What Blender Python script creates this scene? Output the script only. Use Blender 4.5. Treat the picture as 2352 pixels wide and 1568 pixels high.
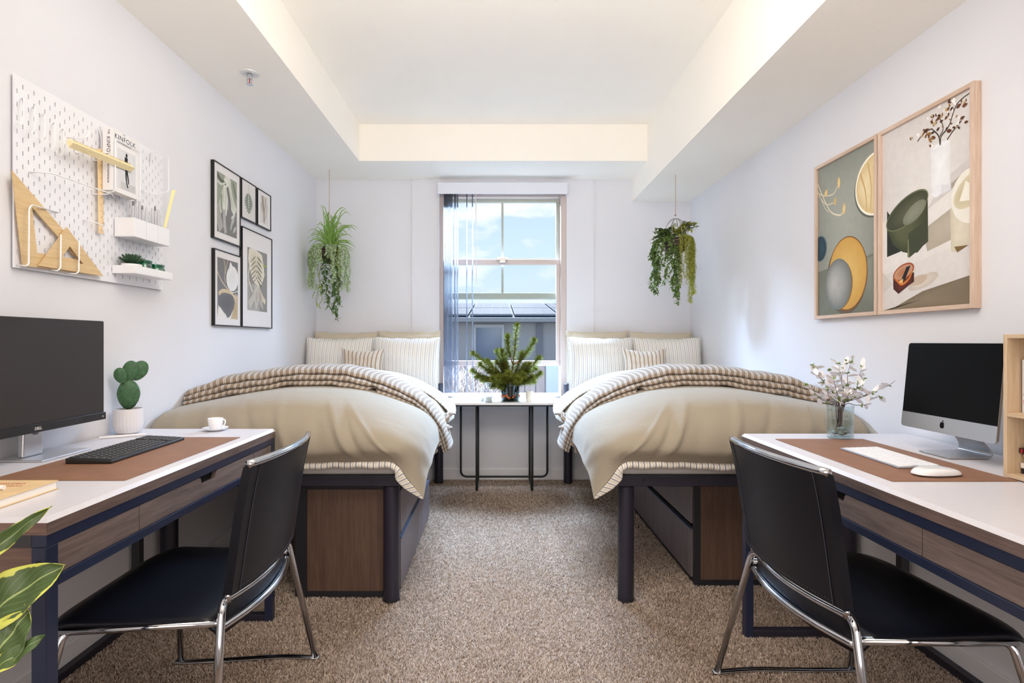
import bpy, bmesh, math, random
import numpy as np
from mathutils import Vector, Matrix
PI = math.pi
for o in list(bpy.data.objects): bpy.data.objects.remove(o)
SC = bpy.context.scene
COL = SC.collection

# ---------------------------------------------------------------- camera
F, VX, VY, H = 1253.0, 1142.0, 784.0, 1.10     # focal length in px of 2352, vanishing point, eye height
cam_d = bpy.data.cameras.new('camera'); cam = bpy.data.objects.new('camera', cam_d); COL.objects.link(cam)
cam_d.sensor_width = 36.0; cam_d.lens = 36.0*F/2352.0; cam_d.shift_x = (1176-VX)/2352.0; cam_d.clip_start = 0.02
cam.location = (0, 0, H); cam.rotation_euler = (PI/2, 0, 0)
SC.camera = cam
SC.view_settings.view_transform = 'Standard'; SC.view_settings.look = 'None'
SC.view_settings.gamma = 1.0; SC.view_settings.use_curve_mapping = False
SC.view_settings.exposure = 0.14
try:
    SC.cycles.max_bounces = 10; SC.cycles.diffuse_bounces = 6; SC.cycles.transparent_max_bounces = 16
    SC.cycles.use_denoising = True; SC.cycles.sample_clamp_indirect = 6.0
    SC.cycles.caustics_reflective = False; SC.cycles.caustics_refractive = False
except Exception: pass

def lin(c):
    out = []
    for v in c[:3]:
        v = v/255.0
        out.append(v/12.92 if v <= 0.04045 else ((v+0.055)/1.055)**2.4)
    return (*out, 1.0)

# ---------------------------------------------------------------- sky
W = bpy.data.worlds.new('sky'); SC.world = W; W.use_nodes = True
nt = W.node_tree; N = nt.nodes; L = nt.links; N.clear()
tc = N.new('ShaderNodeTexCoord'); sep = N.new('ShaderNodeSeparateXYZ'); L.new(tc.outputs['Generated'], sep.inputs[0])
ramp = N.new('ShaderNodeValToRGB'); L.new(sep.outputs['Z'], ramp.inputs[0])
ramp.color_ramp.elements[0].position = 0.0; ramp.color_ramp.elements[0].color = lin((232, 241, 252))
ramp.color_ramp.elements[1].position = 0.9; ramp.color_ramp.elements[1].color = lin((120, 165, 230))
e = ramp.color_ramp.elements.new(0.16); e.color = lin((205, 226, 253))
e = ramp.color_ramp.elements.new(0.40); e.color = lin((178, 206, 248))
mp = N.new('ShaderNodeMapping'); mp.inputs['Scale'].default_value = (2.6, 2.6, 6.5); mp.inputs['Location'].default_value = (0.35, 0.1, 0.22)
L.new(tc.outputs['Generated'], mp.inputs[0])
nz = N.new('ShaderNodeTexNoise'); nz.inputs['Scale'].default_value = 1.9; nz.inputs['Detail'].default_value = 7; nz.inputs['Roughness'].default_value = 0.52
L.new(mp.outputs[0], nz.inputs[0])
# clouds are thicker towards the horizon
bias = N.new('ShaderNodeMapRange'); bias.inputs[1].default_value = 0.0; bias.inputs[2].default_value = 0.26; bias.inputs[3].default_value = 0.12; bias.inputs[4].default_value = -0.03
L.new(sep.outputs['Z'], bias.inputs[0])
ad = N.new('ShaderNodeMath'); ad.operation = 'ADD'; L.new(nz.outputs[0], ad.inputs[0]); L.new(bias.outputs[0], ad.inputs[1])
cr = N.new('ShaderNodeValToRGB'); cr.color_ramp.elements[0].position = 0.53; cr.color_ramp.elements[1].position = 0.64; L.new(ad.outputs[0], cr.inputs[0])
mx = N.new('ShaderNodeMixRGB'); L.new(cr.outputs[0], mx.inputs[0]); L.new(ramp.outputs[0], mx.inputs[1]); mx.inputs[2].default_value = lin((252, 252, 255))
bg = N.new('ShaderNodeBackground'); L.new(mx.outputs[0], bg.inputs[0]); bg.inputs[1].default_value = 1.12
wo = N.new('ShaderNodeOutputWorld'); L.new(bg.outputs[0], wo.inputs[0])

# ---------------------------------------------------------------- lights
def light(name, kind, loc, target, energy, color, **kw):
    d = bpy.data.lights.new(name, kind); o = bpy.data.objects.new(name, d); COL.objects.link(o)
    o.location = loc; d.energy = energy; d.color = color[:3]
    v = Vector(target)-Vector(loc); o.rotation_euler = v.to_track_quat('-Z', 'Y').to_euler()
    for k, val in kw.items(): setattr(d, k, val)
    return o
# hazy sun through the window, towards the camera
light('sun', 'SUN', (0.1, 9, 6.0), (0.0, 1.0, 0.7), 1.6, (0.95, 0.97, 1.0), angle=math.radians(12))
light('window_fill', 'AREA', (0.05, 5.45, 3.12), (0.05, 2.2, 0.3), 1800, (0.50, 0.70, 1.0), shape='RECTANGLE', size=2.4, size_y=0.85)  # added area lamp hidden above the window head, boosts the daylight
# unseen fill lamps added behind and above the camera to brighten the room
light('fill_front', 'AREA', (0.05, -0.95, 1.20), (0.05, 3.0, 0.95), 29, (1.0, 0.90, 0.84), shape='RECTANGLE', size=2.6, size_y=1.5)  # added frontal fill
light('fill_warm', 'AREA', (0.05, 0.95, 2.0), (0.05, 1.05, 3.0), 19, (1.0, 0.95, 0.86), shape='RECTANGLE', size=1.5, size_y=0.9)  # added, aims up to brighten the ceiling
light('fill_panel', 'AREA', (0.05, 1.25, 2.2), (0.05, 2.9, 0.9), 16, (1.0, 0.97, 0.95), shape='RECTANGLE', size=1.4, size_y=0.8)  # added, lifts the side walls and beds
# ---------------------------------------------------------------- materials
MATS = {}
def base_mat(name):
    m = bpy.data.materials.new(name); m.use_nodes = True
    nt = m.node_tree; b = nt.nodes['Principled BSDF']
    return m, nt, b
def setp(b, **k):
    for key, v in k.items():
        key = {'spec': 'Specular IOR Level', 'trans': 'Transmission Weight', 'coat': 'Coat Weight', 'sheen': 'Sheen Weight',
               'rough': 'Roughness', 'metal': 'Metallic', 'color': 'Base Color', 'ior': 'IOR', 'sss': 'Subsurface Weight'}.get(key, key)
        b.inputs[key].default_value = v
def M(name, rgb, rough=0.6, metal=0.0, var=0.0, vscale=20.0, bump=0.0, bscale=200.0, stretch=None, **k):
    """plain paint/plastic/metal with optional noise variation and fine bump"""
    if name in MATS: return MATS[name]
    m, nt, b = base_mat(name); c = lin(rgb)
    setp(b, color=c, rough=rough, metal=metal, **k)
    tc = nt.nodes.new('ShaderNodeTexCoord'); src = tc.outputs['Object']
    if stretch:
        mpn = nt.nodes.new('ShaderNodeMapping'); mpn.inputs['Scale'].default_value = stretch
        nt.links.new(src, mpn.inputs[0]); src = mpn.outputs[0]
    n = nt.nodes.new('ShaderNodeTexNoise'); n.inputs['Scale'].default_value = vscale; n.inputs['Detail'].default_value = 5
    nt.links.new(src, n.inputs[0])
    r = nt.nodes.new('ShaderNodeValToRGB'); r.color_ramp.elements[0].position = .3; r.color_ramp.elements[1].position = .7
    r.color_ramp.elements[0].color = tuple(x*(1-var) for x in c[:3])+(1,); r.color_ramp.elements[1].color = tuple(min(1, x*(1+var)) for x in c[:3])+(1,)
    nt.links.new(n.outputs[0], r.inputs[0]); nt.links.new(r.outputs[0], b.inputs['Base Color'])
    if bump:
        n2 = nt.nodes.new('ShaderNodeTexNoise'); n2.inputs['Scale'].default_value = bscale; n2.inputs['Detail'].default_value = 3
        nt.links.new(src, n2.inputs[0])
        bp = nt.nodes.new('ShaderNodeBump'); bp.inputs['Strength'].default_value = bump; bp.inputs['Distance'].default_value = 0.002
        nt.links.new(n2.outputs[0], bp.inputs['Height']); nt.links.new(bp.outputs[0], b.inputs['Normal'])
    MATS[name] = m; return m
def WOOD(name, c1, c2, axis='x', scale=14.0, rough=0.45, dist=2.0, c3=None):
    """wood with grain running along axis"""
    if name in MATS: return MATS[name]
    m, nt, b = base_mat(name); setp(b, rough=rough)
    tc = nt.nodes.new('ShaderNodeTexCoord'); mpn = nt.nodes.new('ShaderNodeMapping')
    s = {'x': (0.06, 1, 1), 'y': (1, 0.06, 1), 'z': (1, 1, 0.06)}[axis]
    mpn.inputs['Scale'].default_value = s; nt.links.new(tc.outputs['Object'], mpn.inputs[0])
    n = nt.nodes.new('ShaderNodeTexNoise'); n.inputs['Scale'].default_value = scale*6; n.inputs['Detail'].default_value = 8; n.inputs['Roughness'].default_value = .65
    n.inputs['Distortion'].default_value = dist*0.3
    nt.links.new(mpn.outputs[0], n.inputs[0])
    n2 = nt.nodes.new('ShaderNodeTexNoise'); n2.inputs['Scale'].default_value = scale*30; n2.inputs['Detail'].default_value = 3
    nt.links.new(mpn.outputs[0], n2.inputs[0])
    mixn = nt.nodes.new('ShaderNodeMath'); mixn.operation = 'MULTIPLY_ADD'; mixn.inputs[1].default_value = 0.35
    nt.links.new(n2.outputs[0], mixn.inputs[0]); 
    sc = nt.nodes.new('ShaderNodeMath'); sc.operation = 'MULTIPLY'; sc.inputs[1].default_value = 0.7
    nt.links.new(n.outputs[0], sc.inputs[0]); nt.links.new(sc.outputs[0], mixn.inputs[2])
    r = nt.nodes.new('ShaderNodeValToRGB'); r.color_ramp.elements[0].position = .38; r.color_ramp.elements[1].position = .66
    r.color_ramp.elements[0].color = lin(c1); r.color_ramp.elements[1].color = lin(c2)
    if c3: e = r.color_ramp.elements.new(.52); e.color = lin(c3)
    nt.links.new(mixn.outputs[0], r.inputs[0]); nt.links.new(r.outputs[0], b.inputs['Base Color'])
    bp = nt.nodes.new('ShaderNodeBump'); bp.inputs['Strength'].default_value = .12; bp.inputs['Distance'].default_value = .001
    nt.links.new(mixn.outputs[0], bp.inputs['Height']); nt.links.new(bp.outputs[0], b.inputs['Normal'])
    MATS[name] = m; return m
def GLASS(name, tint, refl=0.10, alpha=0.12, rough=0.02):
    """thin glass: mostly clear, tinted, with a glossy skin (lets light through)"""
    if name in MATS: return MATS[name]
    m = bpy.data.materials.new(name); m.use_nodes = True; nt = m.node_tree; nt.nodes.clear()
    tr = nt.nodes.new('ShaderNodeBsdfTransparent'); tr.inputs[0].default_value = lin(tint)
    gl = nt.nodes.new('ShaderNodeBsdfGlossy'); gl.inputs['Roughness'].default_value = rough
    lw = nt.nodes.new('ShaderNodeLayerWeight'); lw.inputs[0].default_value = 0.35
    mr = nt.nodes.new('ShaderNodeMapRange'); mr.inputs[3].default_value = refl*0.5; mr.inputs[4].default_value = min(1, refl*6)
    nt.links.new(lw.outputs['Facing'], mr.inputs[0])
    mixs = nt.nodes.new('ShaderNodeMixShader'); nt.links.new(mr.outputs[0], mixs.inputs[0])
    nt.links.new(tr.outputs[0], mixs.inputs[1]); nt.links.new(gl.outputs[0], mixs.inputs[2])
    out = nt.nodes.new('ShaderNodeOutputMaterial'); nt.links.new(mixs.outputs[0], out.inputs[0])
    MATS[name] = m; return m
def STRIPES(name, base, lines, period, weave=0.3, rough=0.9):
    """cloth with stripes across UV.x (metres); lines = [(start, end, rgb)] as fractions of the period"""
    if name in MATS: return MATS[name]
    m, nt, b = base_mat(name); setp(b, rough=rough, sheen=0.15, spec=0.2)
    uv = nt.nodes.new('ShaderNodeUVMap'); sp = nt.nodes.new('ShaderNodeSeparateXYZ'); nt.links.new(uv.outputs[0], sp.inputs[0])
    dv = nt.nodes.new('ShaderNodeMath'); dv.operation = 'DIVIDE'; dv.inputs[1].default_value = period; nt.links.new(sp.outputs[0], dv.inputs[0])
    ad = nt.nodes.new('ShaderNodeMath'); ad.operation = 'ADD'; ad.inputs[1].default_value = 100.0; nt.links.new(dv.outputs[0], ad.inputs[0])
    fr = nt.nodes.new('ShaderNodeMath'); fr.operation = 'FRACT'; nt.links.new(ad.outputs[0], fr.inputs[0])
    r = nt.nodes.new('ShaderNodeValToRGB'); r.color_ramp.interpolation = 'CONSTANT'
    els = r.color_ramp.elements; els[0].position = 0; els[0].color = lin(base); els[1].position = 0.9999; els[1].color = lin(base)
    for a, bb, c in lines:
        e = els.new(a); e.color = lin(c); e = els.new(bb); e.color = lin(base)
    nt.links.new(fr.outputs[0], r.inputs[0])
    n = nt.nodes.new('ShaderNodeTexNoise'); n.inputs['Scale'].default_value = 900; n.inputs['Detail'].default_value = 2
    tc = nt.nodes.new('ShaderNodeTexCoord'); nt.links.new(tc.outputs['Object'], n.inputs[0])
    mr = nt.nodes.new('ShaderNodeMapRange'); mr.inputs[3].default_value = 1-weave*0.5; mr.inputs[4].default_value = 1+weave*0.2; nt.links.new(n.outputs[0], mr.inputs[0])
    mm = nt.nodes.new('ShaderNodeMixRGB'); mm.blend_type = 'MULTIPLY'; mm.inputs[0].default_value = 1
    nt.links.new(r.outputs[0], mm.inputs[1]); nt.links.new(mr.outputs[0], mm.inputs[2]); nt.links.new(mm.outputs[0], b.inputs['Base Color'])
    bp = nt.nodes.new('ShaderNodeBump'); bp.inputs['Strength'].default_value = .25; bp.inputs['Distance'].default_value = .001
    nt.links.new(n.outputs[0], bp.inputs['Height']); nt.links.new(bp.outputs[0], b.inputs['Normal'])
    MATS[name] = m; return m
def CLOTH(name, rgb, wr=0.0):
    if name in MATS: return MATS[name]
    m, nt, b = base_mat(name); c = lin(rgb); setp(b, color=c, rough=.85, sheen=.2, spec=.2)
    tc = nt.nodes.new('ShaderNodeTexCoord'); n = nt.nodes.new('ShaderNodeTexNoise'); n.inputs['Scale'].default_value = 700
    nt.links.new(tc.outputs['Object'], n.inputs[0])
    r = nt.nodes.new('ShaderNodeValToRGB'); r.color_ramp.elements[0].color = tuple(x*.88 for x in c[:3])+(1,); r.color_ramp.elements[1].color = tuple(x*1.08 for x in c[:3])+(1,)
    nt.links.new(n.outputs[0], r.inputs[0]); nt.links.new(r.outputs[0], b.inputs['Base Color'])
    n3 = nt.nodes.new('ShaderNodeTexNoise'); n3.inputs['Scale'].default_value = 9; n3.inputs['Detail'].default_value = 3; n3.inputs['Distortion'].default_value = 1.2
    nt.links.new(tc.outputs['Object'], n3.inputs[0])
    b0 = nt.nodes.new('ShaderNodeBump'); b0.inputs['Strength'].default_value = wr; b0.inputs['Distance'].default_value = .02; nt.links.new(n3.outputs[0], b0.inputs['Height'])
    bp = nt.nodes.new('ShaderNodeBump'); bp.inputs['Strength'].default_value = .2; bp.inputs['Distance'].default_value = .001
    nt.links.new(b0.outputs[0], bp.inputs['Normal']); nt.links.new(n.outputs[0], bp.inputs['Height']); nt.links.new(bp.outputs[0], b.inputs['Normal'])
    MATS[name] = m; return m
def VCOL(name='print', rough=0.5):
    """flat printed picture: colours from the mesh's own attribute"""
    if name in MATS: return MATS[name]
    m, nt, b = base_mat(name); setp(b, rough=rough, spec=.3)
    a = nt.nodes.new('ShaderNodeVertexColor'); a.layer_name = 'Col'
    n = nt.nodes.new('ShaderNodeTexNoise'); n.inputs['Scale'].default_value = 40; n.inputs['Detail'].default_value = 6
    tc = nt.nodes.new('ShaderNodeTexCoord'); nt.links.new(tc.outputs['Object'], n.inputs[0])
    mr = nt.nodes.new('ShaderNodeMapRange'); mr.inputs[3].default_value = .9; mr.inputs[4].default_value = 1.08; nt.links.new(n.outputs[0], mr.inputs[0])
    mm = nt.nodes.new('ShaderNodeMixRGB'); mm.blend_type = 'MULTIPLY'; mm.inputs[0].default_value = 1
    nt.links.new(a.outputs[0], mm.inputs[1]); nt.links.new(mr.outputs[0], mm.inputs[2]); nt.links.new(mm.outputs[0], b.inputs['Base Color'])
    MATS[name] = m; return m

# ---------------------------------------------------------------- objects
def thing(name, label, cat, loc=(0, 0, 0), rotz=0.0, group=None, kind=None):
    o = bpy.data.objects.new(name, None); COL.objects.link(o); o.location = loc; o.rotation_euler = (0, 0, rotz)
    o.empty_display_size = .05
    return tag(o, label, cat, group, kind)
def tag(o, label=None, cat=None, group=None, kind=None):
    if label: o['label'] = label
    if cat: o['category'] = cat
    if group: o['group'] = group
    if kind: o['kind'] = kind
    return o
def copy_tree(o, parent=None):
    c = o.copy(); COL.objects.link(c); c.parent = parent
    for ch in list(o.children): copy_tree(ch, c)
    return c
def origin_of(o):
    v = Vector((0, 0, 0))
    while o is not None: v = v+o.location; o = o.parent
    return v
class MB:
    def __init__(s): s.v = []; s.f = []; s.uv = None; s.mi = None
    def add(s, vs, fs):
        n = len(s.v); s.v.extend([tuple(p) for p in vs]); s.f.extend([tuple(i+n for i in f) for f in fs]); return s
    def box(s, x0, x1, y0, y1, z0, z1):
        if x0 > x1: x0, x1 = x1, x0
        if y0 > y1: y0, y1 = y1, y0
        if z0 > z1: z0, z1 = z1, z0
        return s.add([(x0,y0,z0),(x1,y0,z0),(x1,y1,z0),(x0,y1,z0),(x0,y0,z1),(x1,y0,z1),(x1,y1,z1),(x0,y1,z1)],
                     [(0,3,2,1),(4,5,6,7),(0,1,5,4),(1,2,6,5),(2,3,7,6),(3,0,4,7)])
    def prism(s, poly, z0, z1, axis='z'):
        n = len(poly); a = sum(poly[i][0]*poly[(i+1)%n][1]-poly[(i+1)%n][0]*poly[i][1] for i in range(n))
        if a < 0: poly = poly[::-1]
        if axis == 'z': f = lambda p, t: (p[0], p[1], t)
        elif axis == 'x': f = lambda p, t: (t, p[0], p[1])
        else: f = lambda p, t: (p[0], t, p[1])
        lo, hi = (z0, z1)
        if axis == 'y': lo, hi = z1, z0
        vs = [f(p, lo) for p in poly]+[f(p, hi) for p in poly]
        fs = [tuple(range(n-1, -1, -1)), tuple(range(n, 2*n))]+[(i, (i+1)%n, n+(i+1)%n, n+i) for i in range(n)]
        return s.add(vs, fs)
    def lathe(s, prof, c=(0, 0, 0), n=32, cap0=True, cap1=True, flute=None):
        vs = []; fs = []
        for k, (r, z) in enumerate(prof):
            for i in range(n):
                a = 2*PI*i/n; rr = r*(1+(flute(a, k, z) if flute else 0))
                vs.append((c[0]+rr*math.cos(a), c[1]+rr*math.sin(a), c[2]+z))
        for k in range(len(prof)-1):
            for i in range(n): fs.append((k*n+i, k*n+(i+1)%n, (k+1)*n+(i+1)%n, (k+1)*n+i))
        if cap0: fs.append(tuple(range(n-1, -1, -1)))
        if cap1: m = (len(prof)-1)*n; fs.append(tuple(range(m, m+n)))
        return s.add(vs, fs)
    def tube(s, pts, r, n=8, caps=True, closed=False, flat=None):
        """tube through pts; r number or list; flat=(a,b) squashes the section"""
        pts = [Vector(p) for p in pts]; m = len(pts); rs = r if isinstance(r, (list, tuple)) else [r]*m
        vs = []; up = Vector((0, 0, 1)); prev = None
        for i, p in enumerate(pts):
            if closed: t = pts[(i+1) % m]-pts[i-1]
            else: t = pts[min(i+1, m-1)]-pts[max(i-1, 0)]
            if t.length < 1e-9: t = Vector((0, 0, 1))
            t.normalize()
            if prev is None:
                u = t.cross(up)
                if u.length < 1e-3: u = t.cross(Vector((1, 0, 0)))
            else:
                u = prev-t*prev.dot(t)
                if u.length < 1e-4: u = t.cross(up)
            u.normalize(); w = t.cross(u); prev = u
            for k in range(n):
                a = 2*PI*(k+.5)/n
                fa, fb = flat if flat else (1, 1)
                vs.append(p+u*(rs[i]*fa*math.cos(a))+w*(rs[i]*fb*math.sin(a)))
        fs = []
        for i in range(m-1 if not closed else m):
            j = (i+1) % m
            for k in range(n): fs.append((i*n+k, i*n+(k+1)%n, j*n+(k+1)%n, j*n+k))
        if caps and not closed: fs.append(tuple(range(n-1, -1, -1))); fs.append(tuple(range((m-1)*n, m*n)))
        return s.add(vs, fs)
    def ball(s, c, r, n=12, m=8, sc=(1, 1, 1)):
        vs = [(c[0], c[1], c[2]-r*sc[2])]; fs = []
        for j in range(1, m):
            a = -PI/2+PI*j/m
            for i in range(n):
                b = 2*PI*i/n; vs.append((c[0]+r*sc[0]*math.cos(a)*math.cos(b), c[1]+r*sc[1]*math.cos(a)*math.sin(b), c[2]+r*sc[2]*math.sin(a)))
        vs.append((c[0], c[1], c[2]+r*sc[2])); t = len(vs)-1
        for i in range(n): fs.append((0, 1+(i+1)%n, 1+i)); fs.append((t, 1+(m-2)*n+i, 1+(m-2)*n+(i+1)%n))
        for j in range(m-2):
            for i in range(n): fs.append((1+j*n+i, 1+j*n+(i+1)%n, 1+(j+1)*n+(i+1)%n, 1+(j+1)*n+i))
        return s.add(vs, fs)
    def grid(s, P, closed_u=False):
        """P[j][i] points"""
        m = len(P); n = len(P[0]); vs = [p for row in P for p in row]; fs = []
        for j in range(m-1):
            for i in range(n-1 if not closed_u else n): fs.append((j*n+i, j*n+(i+1)%n, (j+1)*n+(i+1)%n, (j+1)*n+i))
        return s.add(vs, fs)
    def xform(s, Mx, start=0):
        for i in range(start, len(s.v)): s.v[i] = tuple(Mx @ Vector(s.v[i]))
        return s
    def build(s, name, mat, parent=None, smooth=False, bevel=0.0, local=False, subsurf=0, solid=0.0, uvs=None, kind=None, label=None, seg=2, auto=False, offs=1.0, warp=False):
        if warp:      # chair proportions: heights above the seat scale about eye level, the rest down to the floor
            kf = 1.0325; zz = lambda z: 1.1-(1.1-z)*kf if z > .43 else z*(1.1-.67*kf)/.43
            s.v = [(p[0]*kf, p[1]*kf, zz(p[2])) for p in s.v]
        me = bpy.data.meshes.new(name); off = Vector((0, 0, 0))
        if parent is not None and not local: off = origin_of(parent)
        vs = [(p[0]-off[0], p[1]-off[1], p[2]-off[2]) for p in s.v]
        me.from_pydata(vs, [], s.f); me.update()
        if isinstance(mat, (list, tuple)):
            for mm in mat: me.materials.append(mm)
            if s.mi: me.polygons.foreach_set('material_index', s.mi)
        elif mat: me.materials.append(mat)
        if uvs is not None:
            ul = me.uv_layers.new(name='UVMap'); li = np.zeros(len(me.loops), dtype=np.int32); me.loops.foreach_get('vertex_index', li)
            ul.data.foreach_set('uv', np.array(uvs, dtype=np.float32)[li].ravel())
        if smooth: me.polygons.foreach_set('use_smooth', [True]*len(me.polygons))
        o = bpy.data.objects.new(name, me); COL.objects.link(o)
        if parent is not None: o.parent = parent
        if bevel:
            b = o.modifiers.new('bevel', 'BEVEL'); b.width = bevel; b.segments = seg; b.limit_method = 'ANGLE'; b.angle_limit = math.radians(40)
        if solid:
            q = o.modifiers.new('solid', 'SOLIDIFY'); q.thickness = solid; q.offset = offs
        if subsurf:
            q = o.modifiers.new('sub', 'SUBSURF'); q.levels = subsurf; q.render_levels = subsurf
        if auto:
            me.polygons.foreach_set('use_smooth', [True]*len(me.polygons))
            try: me.set_sharp_from_angle(angle=math.radians(35))
            except Exception: pass
        if kind: o['kind'] = kind
        if label: o['label'] = label
        return o
def struct(name, mb, mat, parent=None, **k):
    return mb.build(name, mat, parent, kind='structure' if parent is None else None, **k)
def single(name, mb, mat, label, cat, group=None, origin=None, **k):
    """a thing that is one mesh, with its origin at its base"""
    xs = [p[0] for p in mb.v]; ys = [p[1] for p in mb.v]; zs = [p[2] for p in mb.v]
    o0 = origin or ((min(xs)+max(xs))/2, (min(ys)+max(ys))/2, min(zs))
    mb.v = [(p[0]-o0[0], p[1]-o0[1], p[2]-o0[2]) for p in mb.v]
    o = mb.build(name, mat, None, **k); o.location = o0
    return tag(o, label, cat, group)
def PX(px, py, Y): return ((px-VX)/F*Y, Y, H-(py-VY)/F*Y)
def arc(c, r, a0, a1, n, plane='xz', t=0):
    out = []
    for i in range(n+1):
        a = a0+(a1-a0)*i/n; u, w = c[0]+r*math.cos(a), c[1]+r*math.sin(a)
        out.append({'xz': (u, t, w), 'yz': (t, u, w), 'xy': (u, w, t)}[plane])
    return out
def fillet(pts, r, n=5):
    """round the corners of an open polyline"""
    pts = [Vector(p) for p in pts]; out = [pts[0]]
    for i in range(1, len(pts)-1):
        a, b, c = pts[i-1], pts[i], pts[i+1]; d1 = (a-b); d2 = (c-b); rr = min(r, d1.length*.49, d2.length*.49)
        p0 = b+d1.normalized()*rr; p2 = b+d2.normalized()*rr
        for k in range(n+1):
            t = k/n; out.append(p0*(1-t)**2+b*2*t*(1-t)+p2*t*t)
    out.append(pts[-1]); return out
def smooth_line(pts, n=6):
    """Catmull-Rom"""
    P = [Vector(p) for p in pts]; P = [P[0]*2-P[1]]+P+[P[-1]*2-P[-2]]; out = []
    for i in range(1, len(P)-2):
        for k in range(n):
            t = k/n; a, b, c, d = P[i-1], P[i], P[i+1], P[i+2]
            out.append(0.5*((2*b)+(c-a)*t+(2*a-5*b+4*c-d)*t*t+(3*b-a-3*c+d)*t**3))
    out.append(P[-2]); return out
def text_mesh(name, body, size, mat, M4, parent, ext=0.0003, align='LEFT', spacing=1.0, shear=0.0, local=False, bold=0.0):
    cu = bpy.data.curves.new(name, 'FONT'); cu.body = body; cu.size = size; cu.extrude = ext; cu.align_x = align; cu.space_character = spacing; cu.shear = shear
    cu.resolution_u = 3; cu.offset = bold
    ob = bpy.data.objects.new(name, cu); COL.objects.link(ob)
    dg = bpy.context.evaluated_depsgraph_get(); me = bpy.data.meshes.new_from_object(ob.evaluated_get(dg))
    bpy.data.objects.remove(ob); me.transform(M4)
    if parent is not None and not local: me.transform(Matrix.Translation(-origin_of(parent)))
    me.materials.clear(); me.materials.append(mat)
    o = bpy.data.objects.new(name, me); COL.objects.link(o); o.parent = parent; return o
def frame_mat(o, ex, ey, ez):
    m = Matrix.Identity(4)
    for i, e in enumerate((ex, ey, ez)):
        for j in range(3): m[j][i] = e[j]
    for j in range(3): m[j][3] = o[j]
    return m
# ================================================================ the room
XL, XR, YB, YR = -1.445, 1.540, 4.36, -1.35
CX = 0.0475                                         # the beds mirror about this plane
ZS, ZR, ZC = 2.392, 2.217, 2.655                    # left/back soffit, right soffit, ceiling
m_wall = M('wall_paint', (226, 226, 230), .85, bump=.25, bscale=160, var=.012, vscale=3)
m_ceil = M('ceiling_paint', (250, 245, 236), .9, bump=.35, bscale=120, var=.01, vscale=3)
m_trim = M('trim_paint', (232, 232, 234), .45)
m_carp_base = M('carpet_backing', (118, 96, 78), .95, var=.1, vscale=60)
floor_o = struct('floor', MB().box(XL-.1, XR+.1, YR-.1, YB+.15, -.12, 0), m_carp_base)
struct('wall_left', MB().box(XL-.1, XL, YR-.1, YB+.15, 0, ZC+.1), m_wall)
struct('wall_right', MB().box(XR, XR+.1, YR-.1, YB+.15, 0, ZC+.1), m_wall)
struct('wall_rear', MB().box(XL, XR, YR-.1, YR, 0, ZC+.1), m_wall)
WX0, WX1, WZ0, WZ1 = -.460, .552, .665, 2.285       # window opening
PL0, PL1, YP = -.680, .770, 4.345                   # shallow projecting centre panel
wb = MB().box(XL, PL0, YB, YB+.15, 0, ZC+.1).box(PL1, XR, YB, YB+.15, 0, ZC+.1)
wb.box(PL0, WX0, YP, YB+.15, 0, ZC+.1).box(WX1, PL1, YP, YB+.15, 0, ZC+.1).box(WX0, WX1, YP, YB+.15, WZ1, ZC+.1).box(WX0, WX1, YP, YB+.15, 0, WZ0)
struct('wall_back', wb, m_wall)
m_ext = M('dark_slab', (70, 64, 60), .9)  # unseen dark slab added outside to cut light bounced onto the fence
struct('bounce_slab', MB().box(XL-.1, WX0, YB+.15, YB+.18, -2.2, 3.2).box(WX1, XR+.1, YB+.15, YB+.18, -2.2, 3.2).box(WX0, WX1, YB+.15, YB+.18, WZ1, 3.2).box(WX0, WX1, YB+.15, YB+.18, -2.2, WZ0-.02), m_ext)
struct('ceiling', MB().box(XL, XR, YR, YB, ZC, ZC+.1), m_ceil)
SLX, SRX, SBY = -.988, 1.076, 3.905
struct('trim_1', MB().box(XL, SLX, YR, YB, ZS, ZC), m_ceil, label='dropped ceiling soffit along the left wall')
struct('trim_2', MB().box(SRX, XR, YR, YB, ZR, ZC), m_ceil, label='deeper dropped ceiling soffit along the right wall')
struct('trim_3', MB().box(SLX, SRX, SBY, YB, ZS, ZC), m_ceil, label='dropped ceiling soffit above the window')
def baseboard(name, a):
    b = MB().box(*a); struct(name, b, m_trim, bevel=.003)
baseboard('baseboard_left', (XL, XL+.012, YR, YB, 0, .088)); baseboard('baseboard_right', (XR-.012, XR, YR, YB, 0, .088))
baseboard('baseboard_back', (XL+.012, XR-.012, YP-.012, YP, 0, .088))
baseboard('baseboard_rear', (XL+.012, XR-.012, YR, YR+.012, 0, .088))

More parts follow.
